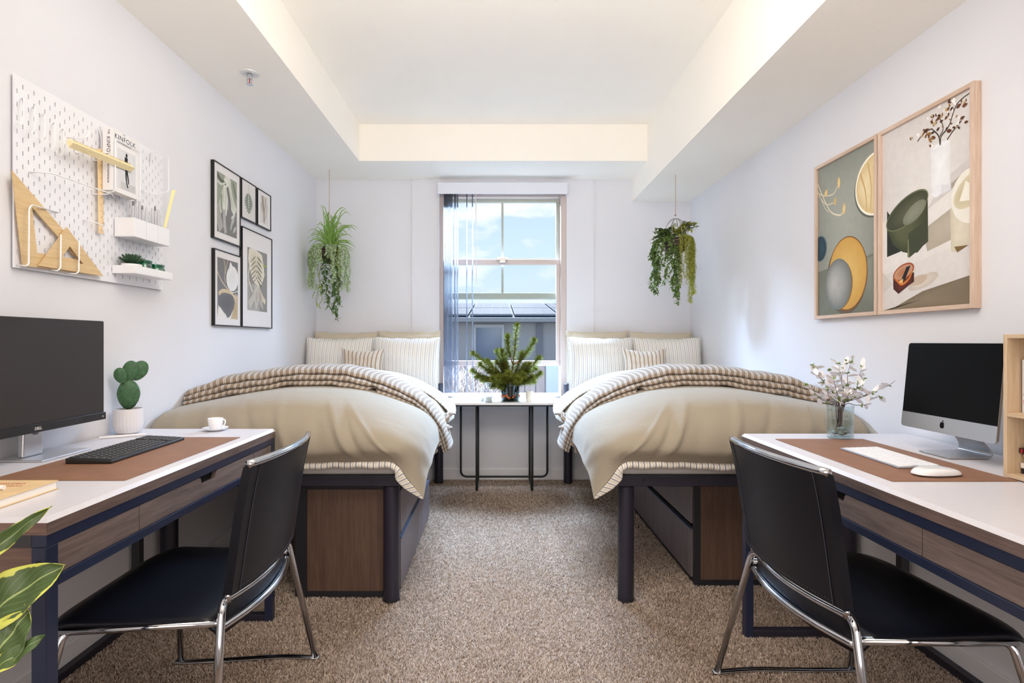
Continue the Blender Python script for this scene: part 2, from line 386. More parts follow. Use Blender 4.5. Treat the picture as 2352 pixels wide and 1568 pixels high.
# carpet pile: bent blades in tufts, too many to count
def carpet():
    rng = np.random.default_rng(4)
    def field(x, y):
        return (np.sin(x*7.1+2*np.sin(y*3.3))+np.sin(y*8.3+1.7*np.sin(x*4.9))+np.sin((x+y)*15.7+1.3)*.6)/2.6
    P = []
    for (y0, y1, dens) in ((.65, 1.45, 34000), (1.45, 2.3, 86000), (2.3, 3.2, 60000), (3.2, 4.33, 32000)):
        n = int(dens*(y1-y0)*(XR-XL-.03)); x = rng.uniform(XL+.015, XR-.015, n); y = rng.uniform(y0, y1, n)
        k = (np.abs(x)/y < 1.02) | (y < 1.45); P.append(np.stack([x[k], y[k], np.full(k.sum(), 1.0 if y1 < 3 else 1.25)], 1))
    P = np.concatenate(P); n = len(P); x, y, s = P.T
    f = field(x, y); ang = f*3.0+rng.normal(0, 1.7, n); lean = rng.uniform(.3, 1.0, n)*.0095*s
    h = rng.uniform(.0055, .0105, n)*(1+.12*f); w = rng.uniform(.0010, .0017, n)*s
    wa = rng.uniform(0, PI, n); dx, dy = np.cos(wa)*w, np.sin(wa)*w
    lx, ly = np.cos(ang)*lean, np.sin(ang)*lean
    V = np.zeros((n, 5, 3), np.float32)
    V[:, 0] = np.stack([x-dx, y-dy, np.zeros(n)], 1); V[:, 1] = np.stack([x+dx, y+dy, np.zeros(n)], 1)
    V[:, 2] = np.stack([x+lx*.35-dx, y+ly*.35-dy, h*.65], 1); V[:, 3] = np.stack([x+lx*.35+dx, y+ly*.35+dy, h*.65], 1)
    V[:, 4] = np.stack([x+lx, y+ly, h], 1)
    tri = np.array([[0, 1, 3], [0, 3, 2], [2, 3, 4]], np.int32)
    T = (tri[None]+(np.arange(n, dtype=np.int32)*5)[:, None, None]).reshape(-1)
    me = bpy.data.meshes.new('carpet_pile'); me.vertices.add(n*5); me.vertices.foreach_set('co', V.ravel())
    me.loops.add(len(T)); me.loops.foreach_set('vertex_index', T); nf = len(T)//3; me.polygons.add(nf)
    me.polygons.foreach_set('loop_start', np.arange(nf, dtype=np.int32)*3)
    try: me.polygons.foreach_set('loop_total', np.full(nf, 3, np.int32))
    except Exception: pass
    me.update(calc_edges=True); me.validate()
    m, nt, b = base_mat('carpet_yarn'); setp(b, rough=.9, spec=.15, sheen=.3); tl = nt.nodes.new('ShaderNodeBsdfTranslucent'); ms = nt.nodes.new('ShaderNodeMixShader'); ms.inputs[0].default_value = .4
    g = nt.nodes.new('ShaderNodeNewGeometry'); r = nt.nodes.new('ShaderNodeValToRGB')
    r.color_ramp.elements[0].color = lin((160, 138, 116)); r.color_ramp.elements[1].color = lin((250, 234, 220))
    nt.links.new(g.outputs['Random Per Island'], r.inputs[0]); nt.links.new(r.outputs[0], b.inputs['Base Color']); nt.links.new(r.outputs[0], tl.inputs[0]); nt.links.new(b.outputs[0], ms.inputs[1]); nt.links.new(tl.outputs[0], ms.inputs[2]); nt.links.new(ms.outputs[0], nt.nodes['Material Output'].inputs[0])
    me.materials.append(m)
    o = bpy.data.objects.new('carpet_pile', me); COL.objects.link(o); o.parent = floor_o; o['kind'] = 'stuff'; o['label'] = 'thick shaggy greige carpet pile'
carpet()

# ================================================================ window, frame flush in the centre panel
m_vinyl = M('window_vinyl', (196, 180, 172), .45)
m_vinyl_d = M('window_vinyl_shaded', (168, 170, 156), .5)  # shade on the outer sash put into its vinyl colour
win = struct('window_1', MB().box(WX0, WX0+.03, YP+.02, YB+.15, WZ0, WZ1).box(WX1-.045, WX1, YP+.005, YB+.15, WZ0, WZ1)
       .box(WX0+.03, WX1-.045, YP+.02, YB+.15, WZ1-.03, WZ1).box(WX0+.03, WX1-.045, YP+.02, YB+.15, WZ0, WZ0+.012), m_vinyl, bevel=.003)
def ZW(py, Y=4.40): return H-(py-VY)/F*Y
def XW(px, Y=4.40): return (px-VX)/F*Y
def sash(name, Y, x0, x1, zt, zb, top, bot, side, mat, label, mz=None):
    s = MB().box(x0, x1, Y, Y+.03, zt-top, zt).box(x0, x1, Y, Y+.03, zb, zb+bot).box(x0, x0+side, Y, Y+.03, zb+bot, zt-top).box(x1-side, x1, Y, Y+.03, zb+bot, zt-top)
    o = s.build(name, mat, win, bevel=.003, label=label)
    MB().box(x0+side, x1-side, Y+.012, Y+.016, zb+bot, zt-top).build('pane', GLASS('window_glass', (250, 252, 253), refl=.002), o)
    if mz is not None:
        xm = XW(1154, Y); MB().box(xm-.009, xm+.009, Y+.004, Y+.024, mz, zt-top).build('muntin', mat, o)
    return o
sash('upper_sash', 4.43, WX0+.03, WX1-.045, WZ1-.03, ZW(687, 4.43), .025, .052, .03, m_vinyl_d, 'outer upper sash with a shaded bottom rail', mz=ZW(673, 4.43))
low = sash('lower_sash', 4.385, WX0+.03, WX1-.045, ZW(595, 4.385), ZW(840, 4.385), .045, .042, .032, m_vinyl, 'inner lower sash pushed up, open below')
lk = MB().box(XW(1141, 4.37), XW(1167, 4.37), 4.352, 4.388, ZW(598, 4.37), ZW(592, 4.37)).box(XW(1147, 4.37), XW(1161, 4.37), 4.347, 4.375, ZW(604, 4.37), ZW(597, 4.37))
lk.build('latch', M('latch_metal', (190, 186, 182), .35, .4), low, bevel=.002)

# valance and vertical blind
VAX0, VAX1 = PX(1005, 0, 4.27)[0], PX(1304, 0, 4.27)[0]
bl = thing('vertical_blind', 'white vertical blind drawn aside on the left of the window', 'blind', (0, 4.30, 2.18))
vz0, vz1 = H-(445-VY)/F*4.27, H-(419-VY)/F*4.27
MB().box(VAX0, VAX1, 4.268, 4.278, vz0, vz1).box(VAX0, VAX0+.008, 4.278, YP, vz0, vz1).box(VAX1-.008, VAX1, 4.278, YP, vz0, vz1).build('valance', M('valance_pvc', (222, 224, 232), .4), bl, bevel=.002)
MB().box(VAX0+.01, VAX1-.01, 4.29, 4.325, vz0+.012, vz0+.045).build('head_rail', M('rail_white', (225, 225, 225), .4), bl)
def slat_mat():
    m, nt, b = base_mat('slat_pvc'); setp(b, color=lin((112, 111, 116)), rough=.6)
    n = nt.nodes.new('ShaderNodeTexNoise'); n.inputs['Scale'].default_value = 40
    tr = nt.nodes.new('ShaderNodeBsdfTransparent'); tr.inputs[0].default_value = lin((225, 232, 245)); mxs = nt.nodes.new('ShaderNodeMixShader')
    mr = nt.nodes.new('ShaderNodeMapRange'); mr.inputs[3].default_value = .58; mr.inputs[4].default_value = .68; nt.links.new(n.outputs[0], mr.inputs[0]); nt.links.new(mr.outputs[0], mxs.inputs[0])
    nt.links.new(tr.outputs[0], mxs.inputs[1]); nt.links.new(b.outputs[0], mxs.inputs[2]); nt.links.new(mxs.outputs[0], nt.nodes['Material Output'].inputs[0]); return m
m_slat = slat_mat()
def slat(px, yaw, w=.042):
    x = PX(px, 0, 4.31)[0]; c, s_ = math.cos(yaw)*w, math.sin(yaw)*w
    P = []
    for (t, b) in ((-1, 0), (-.5, .002), (0, .003), (.5, .002), (1, 0)):
        P.append((x+c*t-s_/w*b, 4.312+s_*t*.6+c/w*b))
    g = [[(p[0], p[1], .69) for p in P], [(p[0], p[1], vz0+.02) for p in P]]
    MB().grid(g).build('slat', m_slat, bl, smooth=True, solid=.0012)
for px in (1021, 1024.5, 1028, 1031.5, 1035, 1038): slat(px, 1.50)
for px, yw in ((1045, 1.43), (1050.5, 1.46), (1072, 1.50), (1085, 1.49)): slat(px, yw, .04)
MB().tube([PX(1093, 446, 4.28), PX(1094, 652, 4.28)], .0028, 6).build('wand', M('wand_pvc', (214, 208, 204), .3), bl)

# ================================================================ outside
m_shed = M('shed_wall', (172, 172, 172), .8, var=.05, vscale=.6)
YO = 14.0
def OX(px, Y): return (px-VX)/F*Y
def OZ(py, Y): return H-(py-VY)/F*Y
hs = thing('neighbouring_house', 'grey low house across the yard with solar panels on its roof', 'house', (0, YO+2, -2.2))
MB().box(-3.0, 5.0, YO, YO+4.5, -2.2, OZ(736, YO)).build('wall', m_shed, hs)
rz0, rz1 = OZ(731, YO), OZ(697, YO+4.0)
MB().add([(-3.3, YO-.25, rz0), (5.3, YO-.25, rz0), (5.3, YO+4.6, rz1), (-3.3, YO+4.6, rz1), (-3.3, YO-.25, rz0-.12), (5.3, YO-.25, rz0-.12), (5.3, YO+4.6, rz1-.2), (-3.3, YO+4.6, rz1-.2)],
         [(0,1,2,3), (7,6,5,4), (0,4,5,1), (1,5,6,2), (2,6,7,3), (3,7,4,0)]).build('roof', M('roof_metal', (120, 126, 134), .6, .0), hs)
MB().box(-3.3, 5.3, YO-.38, YO-.25, rz0-.10, rz0-.02).build('gutter', M('gutter_white', (160, 162, 162), .5), hs)
m_sol = M('solar_cell', (88, 104, 124), .6, var=.08, vscale=3); m_gl = M('solar_rim', (140, 148, 158), .6)
sl = (rz1-rz0)/4.85
for r in range(2):
    for c in range(7):
        x0 = -3.0+c*1.15; y0 = YO+.05+r*2.2; y1 = y0+2.12; x1 = x0+1.10
        q = lambda x, y, d: (x, y, rz0+(y-YO+.25)*sl+d)
        pn = MB().add([q(x0,y0,.03), q(x1,y0,.03), q(x1,y1,.03), q(x0,y1,.03), q(x0,y0,.07), q(x1,y0,.07), q(x1,y1,.07), q(x0,y1,.07)],
                 [(0,3,2,1),(4,5,6,7),(0,1,5,4),(1,2,6,5),(2,3,7,6),(3,0,4,7)]).build('solar_panel', m_gl, hs)
        cells = MB()
        for i in range(4):
            for j in range(7):
                a, b = x0+.03+i*.262, y0+.03+j*.296
                cells.add([q(a,b,.075), q(a+.248,b,.075), q(a+.248,b+.28,.075), q(a,b+.28,.075)], [(0,1,2,3)])
        cells.build('cells', m_sol, pn, kind='stuff')
wx0, wx1, wz0, wz1 = OX(1088, YO), OX(1158, YO), OZ(838, YO), OZ(745, YO)
wf = MB().box(wx0, wx0+.06, YO-.06, YO, wz0, wz1).box(wx1-.06, wx1, YO-.06, YO, wz0, wz1).box(wx0+.06, wx1-.06, YO-.06, YO, wz1-.08, wz1).box(wx0+.06, wx1-.06, YO-.06, YO, wz0, wz0+.06).build('window', M('white_upvc', (196, 198, 202), .5), hs)
MB().box(wx0+.06, wx1-.06, YO-.03, YO-.02, wz0+.06, wz1-.08).build('pane', M('dark_pane', (120, 132, 148), .12, var=.12, vscale=1.2), wf)
for k in range(7):
    x = OX(1180+k*16, YO-.3); MB().add([(x, YO-.36, OZ(734, YO)), (x+.13, YO-.36, OZ(734, YO)), (x+.27, YO-.02, OZ(742, YO)), (x+.14, YO-.02, OZ(742, YO)), (x, YO-.36, OZ(734, YO)+.03), (x+.13, YO-.36, OZ(734, YO)+.03), (x+.27, YO-.02, OZ(742, YO)+.03), (x+.14, YO-.02, OZ(742, YO)+.03)],
         [(0,3,2,1),(4,5,6,7),(0,1,5,4),(1,2,6,5),(2,3,7,6),(3,0,4,7)]).build('rafter', M('rafter_paint', (176, 182, 186), .6), hs)
MB().box(OX(1232, YO), OX(1246, YO), YO-.05, YO, -2.2, OZ(742, YO)).build('downpipe', M('pipe_grey', (128, 130, 138), .6), hs)
struct('ground', MB().box(-9, 9, 4.6, 22, -2.4, -2.2), M('yard_ground', (150, 145, 136), .9, var=.15, vscale=2))
# board fence near the window
YF = 7.0; fn = thing('board_fence', 'weathered pinkish board fence just outside the window', 'fence', (0, YF, -2.2))
m_fb = WOOD('fence_board', (140, 124, 116), (164, 148, 140), 'z', 6, .8)
x = OX(1000, YF); k = 0
while x < OX(1262, YF):
    w = .112 if k % 3 else .125
    MB().box(x, x+w, YF+(0 if k % 2 else .018), YF+.03, -2.2, OZ(840+(k % 2)*1.2, YF)).build('board', m_fb, fn); x += w+.012; k += 1
MB().box(OX(1000, YF), OX(1262, YF), YF+.035, YF+.08, .3, .4).build('rail', m_fb, fn)
MB().box(OX(1255, 6.4), OX(1330, 6.4), 6.4, 6.5, -2.2, OZ(838, 6.4)).build('post_panel', M('fence_grey', (142, 144, 148), .8), fn)
# bare shrub
rng = random.Random(5)
sh = thing('bare_shrub', 'bare pale twiggy shrub behind the blind, outside the window', 'shrub', (OX(1050, 6.0), 6.0, -2.2))
def twig(mb, p, d, l, r, n):
    pts = [p]
    for i in range(4):
        d = (d+Vector((rng.uniform(-.35, .35), rng.uniform(-.2, .2), rng.uniform(-.1, .2)))).normalized(); pts.append(pts[-1]+d*l/4)
    mb.tube(pts, [r, r*.9, r*.8, r*.65, r*.5], 5)
    if n:
        for q in pts[1:]:
            for s_ in range(2): twig(mb, q, (d+Vector((rng.uniform(-1, 1), rng.uniform(-.3, .3), rng.uniform(-.1, .7)))).normalized(), l*.55, r*.6, n-1)
m_tw = M('dry_twig', (214, 196, 180), .8)
for k in range(7):
    mb = MB(); bx = OX(1025+k*17, 6.0); twig(mb, Vector((bx, 6.0+rng.uniform(-.1, .1), OZ(925, 6.0))), Vector((rng.uniform(-.4, .4), 0, 1)).normalized(), .26, .006, 2)
    mb.tube([(bx, 6.0, OZ(922, 6)), (OX(1050, 6)+(bx-OX(1050, 6))*.2, 6.0, -2.2)], [.007, .02], 6)
    mb.build('branch', m_tw, sh)
# ================================================================ beds
m_steel = M('bed_steel', (48, 46, 58), .38, .25, bump=.03, bscale=500)
m_steel_navy = M('desk_steel', (44, 51, 76), .33, .25, bump=.03, bscale=500)
m_matt = CLOTH('mattress_ticking', (206, 202, 198), .3)
m_beige = CLOTH('duvet_cotton', (158, 147, 129), .12)
m_sham = CLOTH('sham_linen', (208, 196, 174), .35)
m_lining = STRIPES('navy_ticking', (240, 234, 222), [(.10, .22, (46, 66, 110)), (.56, .65, (186, 166, 140)), (.36, .41, (214, 204, 190)), (.82, .87, (214, 204, 190))], .0235)
m_ticking = STRIPES('fine_ticking', (240, 236, 228), [(.10, .17, (98, 118, 150)), (.56, .63, (196, 186, 172))], .030)
m_taupe = STRIPES('taupe_stripe', (146, 129, 111), [(.06, .17, (214, 210, 205)), (.29, .40, (214, 210, 205))], .0265)
m_taupe2 = STRIPES('taupe_cushion', (174, 154, 132), [(.02, .20, (238, 232, 224)), (.34, .52, (238, 232, 224))], .031)
m_walnut = WOOD('dresser_end', (78, 58, 48), (104, 80, 66), 'z', 9, .5)
m_drawer = WOOD('drawer_front', (96, 88, 92), (122, 112, 114), 'z', 8, .45)
m_black = M('dresser_edge', (30, 30, 36), .5)

def interp(net, nu, nv):
    """Catmull-Rom resample of a control net rows x cols x 3"""
    A = np.array(net, float)
    def res(A, n):
        m = A.shape[0]; t = np.linspace(0, m-1, n); i = np.clip(np.floor(t).astype(int), 0, m-2); f = (t-i)
        E = np.concatenate([2*A[:1]-A[1:2], A, 2*A[-1:]-A[-2:-1]])
        a, b, c, d = E[i], E[i+1], E[i+2], E[i+3]; f = f.reshape(-1, *([1]*(A.ndim-1)))
        return .5*(2*b+(c-a)*f+(2*a-5*b+4*c-d)*f**2+(3*b-a-3*c+d)*f**3)
    B = res(A, nv); return np.transpose(res(np.transpose(B, (1, 0, 2)), nu), (1, 0, 2))
def normals(S):
    du = np.gradient(S, axis=1); dv = np.gradient(S, axis=0); n = np.cross(du, dv); return n/np.maximum(np.linalg.norm(n, axis=2, keepdims=True), 1e-9)
def uvmetric(S, u0=0.0):
    """u = length along the rows, aligned along the middle row so that stripes run clean"""
    mid = S[S.shape[0]//2]; d = np.r_[0, np.cumsum(np.linalg.norm(np.diff(mid, axis=0), axis=1))]
    v = np.r_[0, np.cumsum(np.linalg.norm(np.diff(S[:, S.shape[1]//2], axis=0), axis=1))]
    return np.stack(np.meshgrid(d+u0, v), 2)
def sheet(name, S, mat, parent, mir, thick=.004, uv=None, offs=-1.0, **k):
    S = S.copy()
    if mir: S[..., 0] = 2*CX-S[..., 0]
    # faces should look away from the bed
    uv = uvmetric(S) if uv is None else uv
    if mir: S = S[:, ::-1]; uv = uv[:, ::-1]
    nv, nu = S.shape[:2]
    mb = MB().grid([[tuple(p) for p in row] for row in S])
    return mb.build(name, mat, parent, smooth=True, solid=thick, uvs=uv.reshape(-1, 2), offs=offs, **k)

def wob(S, amp, fx, fy, seed):
    n = normals(S); r = np.random.default_rng(seed); u = np.linspace(0, 1, S.shape[1])[None]; v = np.linspace(0, 1, S.shape[0])[:, None]
    w = 0
    for i in range(5): w = w+np.sin(u*fx*(1+i*.6)+r.uniform(0, 6)+2*np.sin(v*fy+r.uniform(0, 6)))*np.sin(v*fy*(1+i*.5)+r.uniform(0, 6))/(1+i*.6)
    return S+n*(w*amp)[..., None]

def pillow(name, cx, cy, cz, w, h, t, lean, mat, mir, label, group, flange=0.0, yaw=0.0, roll=0.0, pinch=.10, seed=0):
    """cushion standing on its edge: cx,cy,cz the middle of its bottom edge"""
    n = 34; r = np.random.default_rng(seed); ph = r.uniform(0, 6, 8)
    g = np.linspace(-1, 1, n); U, V = np.meshgrid(g, g)
    core = 1-flange
    a = np.clip(1-np.abs(U/core)**2.6, 0, 1)**.62; b = np.clip(1-np.abs(V/core)**2.6, 0, 1)**.62
    T = t*.5*(a*b)**.85+.0025
    px_ = U*(1-pinch*(1-V**2)**1*0-pinch*.5*(1-np.abs(U)**3)*0)*(1-pinch*.55*(1-V**2)); pz_ = V*(1-pinch*(1-U**2))
    W_ = .003*(np.sin(U*9+ph[0]+V*4)+np.sin(V*11+ph[1]))*(a*b)+.012*np.sin(U*2.1+ph[2])*np.sin(V*1.7+ph[3])
    ed = (.0022*np.sin(U*11+ph[4])+.0015*np.sin(U*23+ph[5]))*np.clip((np.abs(V)-.8)/.2, 0, 1)
    parts = []
    for s_ in (-1, 1):
        parts.append(np.stack([px_*w/2, s_*T+W_, (pz_+1)*h/2+ed], 2))
    Mx = Matrix.Rotation(yaw, 4, 'Z') @ Matrix.Rotation(lean, 4, 'X') @ Matrix.Rotation(roll, 4, 'Y')
    ccx = 2*CX-cx if mir else cx
    if mir: Mx = Matrix.Rotation(-yaw, 4, 'Z') @ Matrix.Rotation(lean, 4, 'X') @ Matrix.Rotation(-roll, 4, 'Y')
    verts = []; uvs = []; faces = []
    for k, P in enumerate(parts):
        base = len(verts)
        for j in range(n):
            for i in range(n): verts.append(tuple(Mx @ Vector(P[j, i]))); uvs.append((U[j, i]*w/2*(-1 if mir else 1), V[j, i]*h/2))
        for j in range(n-1):
            for i in range(n-1):
                q = (base+j*n+i, base+j*n+i+1, base+(j+1)*n+i+1, base+(j+1)*n+i); faces.append(q if k == 0 else q[::-1])
    ring = [i for i in range(n)]+[j*n+n-1 for j in range(1, n)]+[(n-1)*n+i for i in range(n-2, -1, -1)]+[j*n for j in range(n-2, 0, -1)]
    for a_, b_ in zip(ring, ring[1:]+ring[:1]): faces.append((b_, a_, a_+n*n, b_+n*n))
    mb = MB(); mb.v = verts; mb.f = faces
    o = mb.build(name, mat, None, smooth=True, uvs=uvs); o.location = (ccx, cy, cz)
    return tag(o, label, 'pillow' if 'pillow' in name or 'sham' in name else 'cushion', group)

def bed(mir):
    side = 'right' if mir else 'left'
    X = (lambda x: 2*CX-x) if mir else (lambda x: x)
    win_w = 'nearest the window' 
    xo, xw, yf, yb, zt = -.413, XL+.012, 2.28, 4.335, .540
    if mir: xo = 2*CX-.510; xw = 2*CX-XR+.012
    b = thing('bed', f'dark steel bed frame on round posts along the {side} wall', 'bed', (X(-.93), 3.3, 0))
    def bx(a, c, y0, y1, z0, z1): return MB().box(X(a), X(c), y0, y1, z0, z1)
    bx(xw+.005, xo, yf, yf+.035, zt-.046, zt).build('foot_rail', m_steel, b, bevel=.003)
    bx(xo-.035, xo, yf+.035, yb-.03, zt-.046, zt).build('side_rail', m_steel, b, bevel=.003)
    bx(xw, xw+.035, yf+.035, yb-.03, zt-.046, zt).build('side_rail', m_steel, b, bevel=.003)
    bx(xw+.03, xo-.03, yb-.105, yb-.080, zt-.046, zt+.20).build('headboard', m_steel_navy, b, bevel=.004)
    bx(xw+.035, xo-.035, yf+.035, yb-.035, zt-.020, zt-.004).build('deck', m_black, b)
    bolt = X(-.60 if not mir else 2*CX-.62)
    MB().lathe([(.006, 0), (.006, .003)], (0, 0, 0), 12).xform(Matrix.Translation((X(-.52), yf+.001, zt-.022)) @ Matrix.Rotation(PI/2, 4, 'X')).build('bolt', m_black, b)
    r = .034
    for px_, py_, top in ((xo-.036, yf+.037, zt-.046), (xw+.04, yf+.037, zt-.046), (xo-.04, yb-.095, zt+.235), (xw+.04, yb-.095, zt+.235)):
        MB().lathe([(r, .014), (r, top-.006), (r-.005, top)], (X(px_), py_, 0), 28).build('post', m_steel, b, auto=True) if True else None
        MB().lathe([(r+.0015, 0), (r+.0015, .016)], (X(px_), py_, 0), 28).build('foot_cap', m_black, b, auto=True)
    mt = MB(); xe = xo-.004
    # mattress with rounded long edges
    zm0, zm1 = zt, .725; prof = []
    x0_, x1_ = xw+.004, xe
    for (cx_, cz_, a0, a1) in ((x1_-.05, zm0+.025, -90, 0), (x1_-.06, zm1-.06, 0, 90), (x0_+.06, zm1-.06, 90, 180), (x0_+.05, zm0+.025, 180, 270)):
        rr = .06 if cz_ > .6 else .025
        for k in range(6):
            a = math.radians(a0+(a1-a0)*k/5); prof.append((X(cx_+(.025 if cz_ < .6 else 0)*(1 if cx_ > -.9 else -1)+rr*math.cos(a)), cz_+rr*math.sin(a)))
    mt.prism(prof, yf+.012, yb-.045, 'y'); 
    mt.v = [(p[0], min(p[1], yb-.11), p[2]) for p in mt.v]; single('mattress', mt, m_matt, f'pale grey mattress on the {side} bed under the beige duvet', 'mattress', bevel=.012, seg=3, auto=True)

    # ---- duvet
    net = [  # rows from the foot hem back; columns from the wall to the hanging side
      [(-1.425,2.235,.604),(-1.20,2.232,.602),(-.95,2.23,.603),(-.70,2.23,.603),(-.53,2.232,.606),(-.425,2.236,.602),(-.365,2.242,.53),(-.305,2.252,.452)],
      [(-1.425,2.222,.66),(-1.20,2.20,.655),(-.95,2.185,.66),(-.70,2.185,.66),(-.53,2.19,.668),(-.41,2.21,.655),(-.345,2.27,.60),(-.300,2.33,.515)],
      [(-1.425,2.235,.735),(-1.20,2.215,.745),(-.95,2.205,.75),(-.70,2.205,.75),(-.53,2.22,.735),(-.40,2.25,.70),(-.330,2.33,.64),(-.298,2.42,.535)],
      [(-1.425,2.31,.79),(-1.20,2.30,.815),(-.95,2.29,.835),(-.70,2.295,.825),(-.53,2.32,.785),(-.395,2.36,.73),(-.325,2.43,.66),(-.300,2.52,.545)],
      [(-1.425,2.42,.805),(-1.20,2.44,.845),(-.95,2.44,.872),(-.70,2.44,.858),(-.53,2.46,.81),(-.39,2.50,.745),(-.325,2.56,.66),(-.305,2.64,.555)],
      [(-1.425,2.62,.81),(-1.20,2.64,.855),(-.95,2.66,.880),(-.70,2.66,.868),(-.53,2.68,.815),(-.39,2.72,.75),(-.325,2.76,.66),(-.310,2.80,.56)],
      [(-1.425,3.0,.81),(-1.20,3.0,.865),(-.95,3.0,.89),(-.70,3.0,.87),(-.53,3.0,.82),(-.39,3.0,.75),(-.325,3.02,.66),(-.310,3.02,.57)],
      [(-1.425,3.45,.80),(-1.20,3.45,.855),(-.95,3.45,.875),(-.70,3.45,.865),(-.53,3.45,.83),(-.39,3.45,.765),(-.320,3.45,.69),(-.300,3.45,.62)],
    ]
    dv = thing('duvet', f'plain beige duvet with a ticking-striped underside, spread over the {side} bed', 'duvet', (X(-.93), 3.0, .74))
    S = interp(net, 150, 120)
    # soft radiating folds on the foot face
    Sx, Sy, Sz = S[..., 0], S[..., 1], S[..., 2]; nrm = normals(S)
    band = np.exp(-((np.linspace(0, 7, 120)-2.0)/1.3)**2)[:, None]
    vv = np.linspace(0, 7, 120)[:, None]
    fold = 0
    for (x0, sl, wd, am) in ((-1.16, .03, .022, .010), (-.98, .05, .018, -.009), (-.86, .035, .015, .013), (-.72, .02, .03, -.007), (-.63, .045, .014, .016), (-.585, .04, .016, -.012), (-.50, .07, .013, .010), (-1.30, .03, .03, .009)):
        fold = fold+am*np.exp(-((Sx-(x0-sl*(vv-1.5)))/wd)**2)*np.exp(-((vv-1.9)/1.15)**2)
    S = S+nrm*fold[..., None]
    S = wob(S, .0022, 9, 7, 3)
    sheet('duvet_top', S, m_beige, dv, mir, .006)
    # lining roll along the foot hem: visible striped edge, continues round the hanging corner
    hem = S[0]; n = len(hem); rows = []
    d = np.r_[0, np.cumsum(np.linalg.norm(np.diff(hem, axis=0), axis=1))]
    inw = np.array([0, 1, 0]); sidek = np.clip((hem[:, 0]+.44)/.06, 0, 1)[:, None]
    out = []
    bmp = .0022*np.sin(d*60)+.003*np.sin(d*17+1)
    for a in np.linspace(-.35, 1.15, 9):
        ang = a*PI; rr = .0125
        # flat part: a small roll under the hem
        p1 = hem+np.stack([0*d, -rr*np.sin(ang)*1.0+rr*.2+0*d, -rr*(1-np.cos(ang))*1.0+bmp*(a > .2)], 1)
        # hanging corner: the turned face seen from the foot, spreading inwards
        t = (a+.35)/1.5
        wdt = .035*np.clip(np.sin(np.clip((hem[:, 0]+.43)/.13, 0, 1)*PI)*1.0+.15, 0, 1)
        p2 = hem+np.stack([-wdt*t, -.004+0*d, -.030*t*(1-((hem[:, 0]+.43)/.13).clip(0, 1))], 1)
        out.append(p1*(1-sidek)+p2*sidek)
    R = np.stack(out); uv = np.zeros(R.shape[:2]+(2,)); uv[..., 0] = d[None]; uv[..., 1] = np.linspace(0, .04, 9)[:, None]
    sheet('lining', R, m_lining, dv, mir, .002, uv=uv)
    # turned-back top of the duvet: white ticking
    net2 = [
      [(-1.425,3.28,.83),(-1.20,3.28,.885),(-.95,3.28,.905),(-.72,3.28,.895),(-.55,3.28,.855),(-.41,3.28,.785),(-.315,3.30,.70),(-.272,3.34,.625)],
      [(-1.425,3.42,.845),(-1.20,3.42,.90),(-.95,3.42,.925),(-.72,3.42,.91),(-.55,3.42,.87),(-.41,3.42,.80),(-.312,3.43,.715),(-.268,3.45,.635)],
      [(-1.425,3.55,.845),(-1.20,3.55,.895),(-.95,3.55,.922),(-.72,3.56,.908),(-.55,3.56,.865),(-.41,3.56,.795),(-.315,3.56,.72),(-.270,3.56,.655)],
      [(-1.425,3.66,.82),(-1.20,3.66,.865),(-.95,3.67,.885),(-.72,3.68,.87),(-.55,3.68,.835),(-.41,3.68,.775),(-.325,3.68,.72),(-.285,3.68,.675)],
      [(-1.425,3.72,.77),(-1.20,3.72,.80),(-.95,3.73,.81),(-.72,3.74,.80),(-.55,3.75,.78),(-.42,3.75,.745),(-.345,3.75,.71),(-.31,3.75,.68)],
    ]
    S2 = wob(interp(net2, 110, 50), .0015, 14, 6, 8)
    sheet('turned_back_top', S2, m_lining, dv, mir, .006)
    # little beige corner poking out under the turned-back top
    c = [(-.345,3.22,.70),(-.262,3.36,.632),(-.300,3.20,.615)]
    cm = MB(); q = [(X(p[0]), p[1], p[2]) for p in c]; q2 = [(X(p[0]-.01), p[1]+.03, p[2]-.012) for p in c]
    cm.add(q+q2, [(0, 1, 2), (5, 4, 3), (0, 3, 4, 1), (1, 4, 5, 2), (2, 5, 3, 0)]); cm.build('corner', m_beige, dv)

    # ---- folded taupe-striped throw
    E = interp([[(-1.422,2.47,.808),(-1.30,2.54,.833),(-1.15,2.60,.857),(-.98,2.645,.878),(-.82,2.665,.880),(-.68,2.69,.858),(-.56,2.73,.822),(-.45,2.78,.770),(-.375,2.85,.700),(-.325,2.93,.600),(-.300,2.99,.490)]]*2, 190, 2)[0]
    n = len(E); tg = np.gradient(E, axis=0); nz = np.stack([-tg[:, 2], 0*tg[:, 0], tg[:, 0]], 1); nz /= np.linalg.norm(nz, axis=1, keepdims=True)
    s = np.linspace(0, 1, n)
    prof = [(.06,.002),(.016,.002),(.0,.010),(.004,.021),(.022,.026),(.040,.0255), (.026,.031),(.016,.040),(.022,.052),(.048,.058),(.078,.057),(.066,.061),(.056,.070),(.064,.084),(.10,.096),(.16,.104),(.24,.106),(.34,.100),(.44,.088),(.54,.066),(.60,.04),(.62,.015)]
    P = smooth_line([(a, 0, b_) for a, b_ in prof], 4); rows = []
    rg = np.random.default_rng(12)
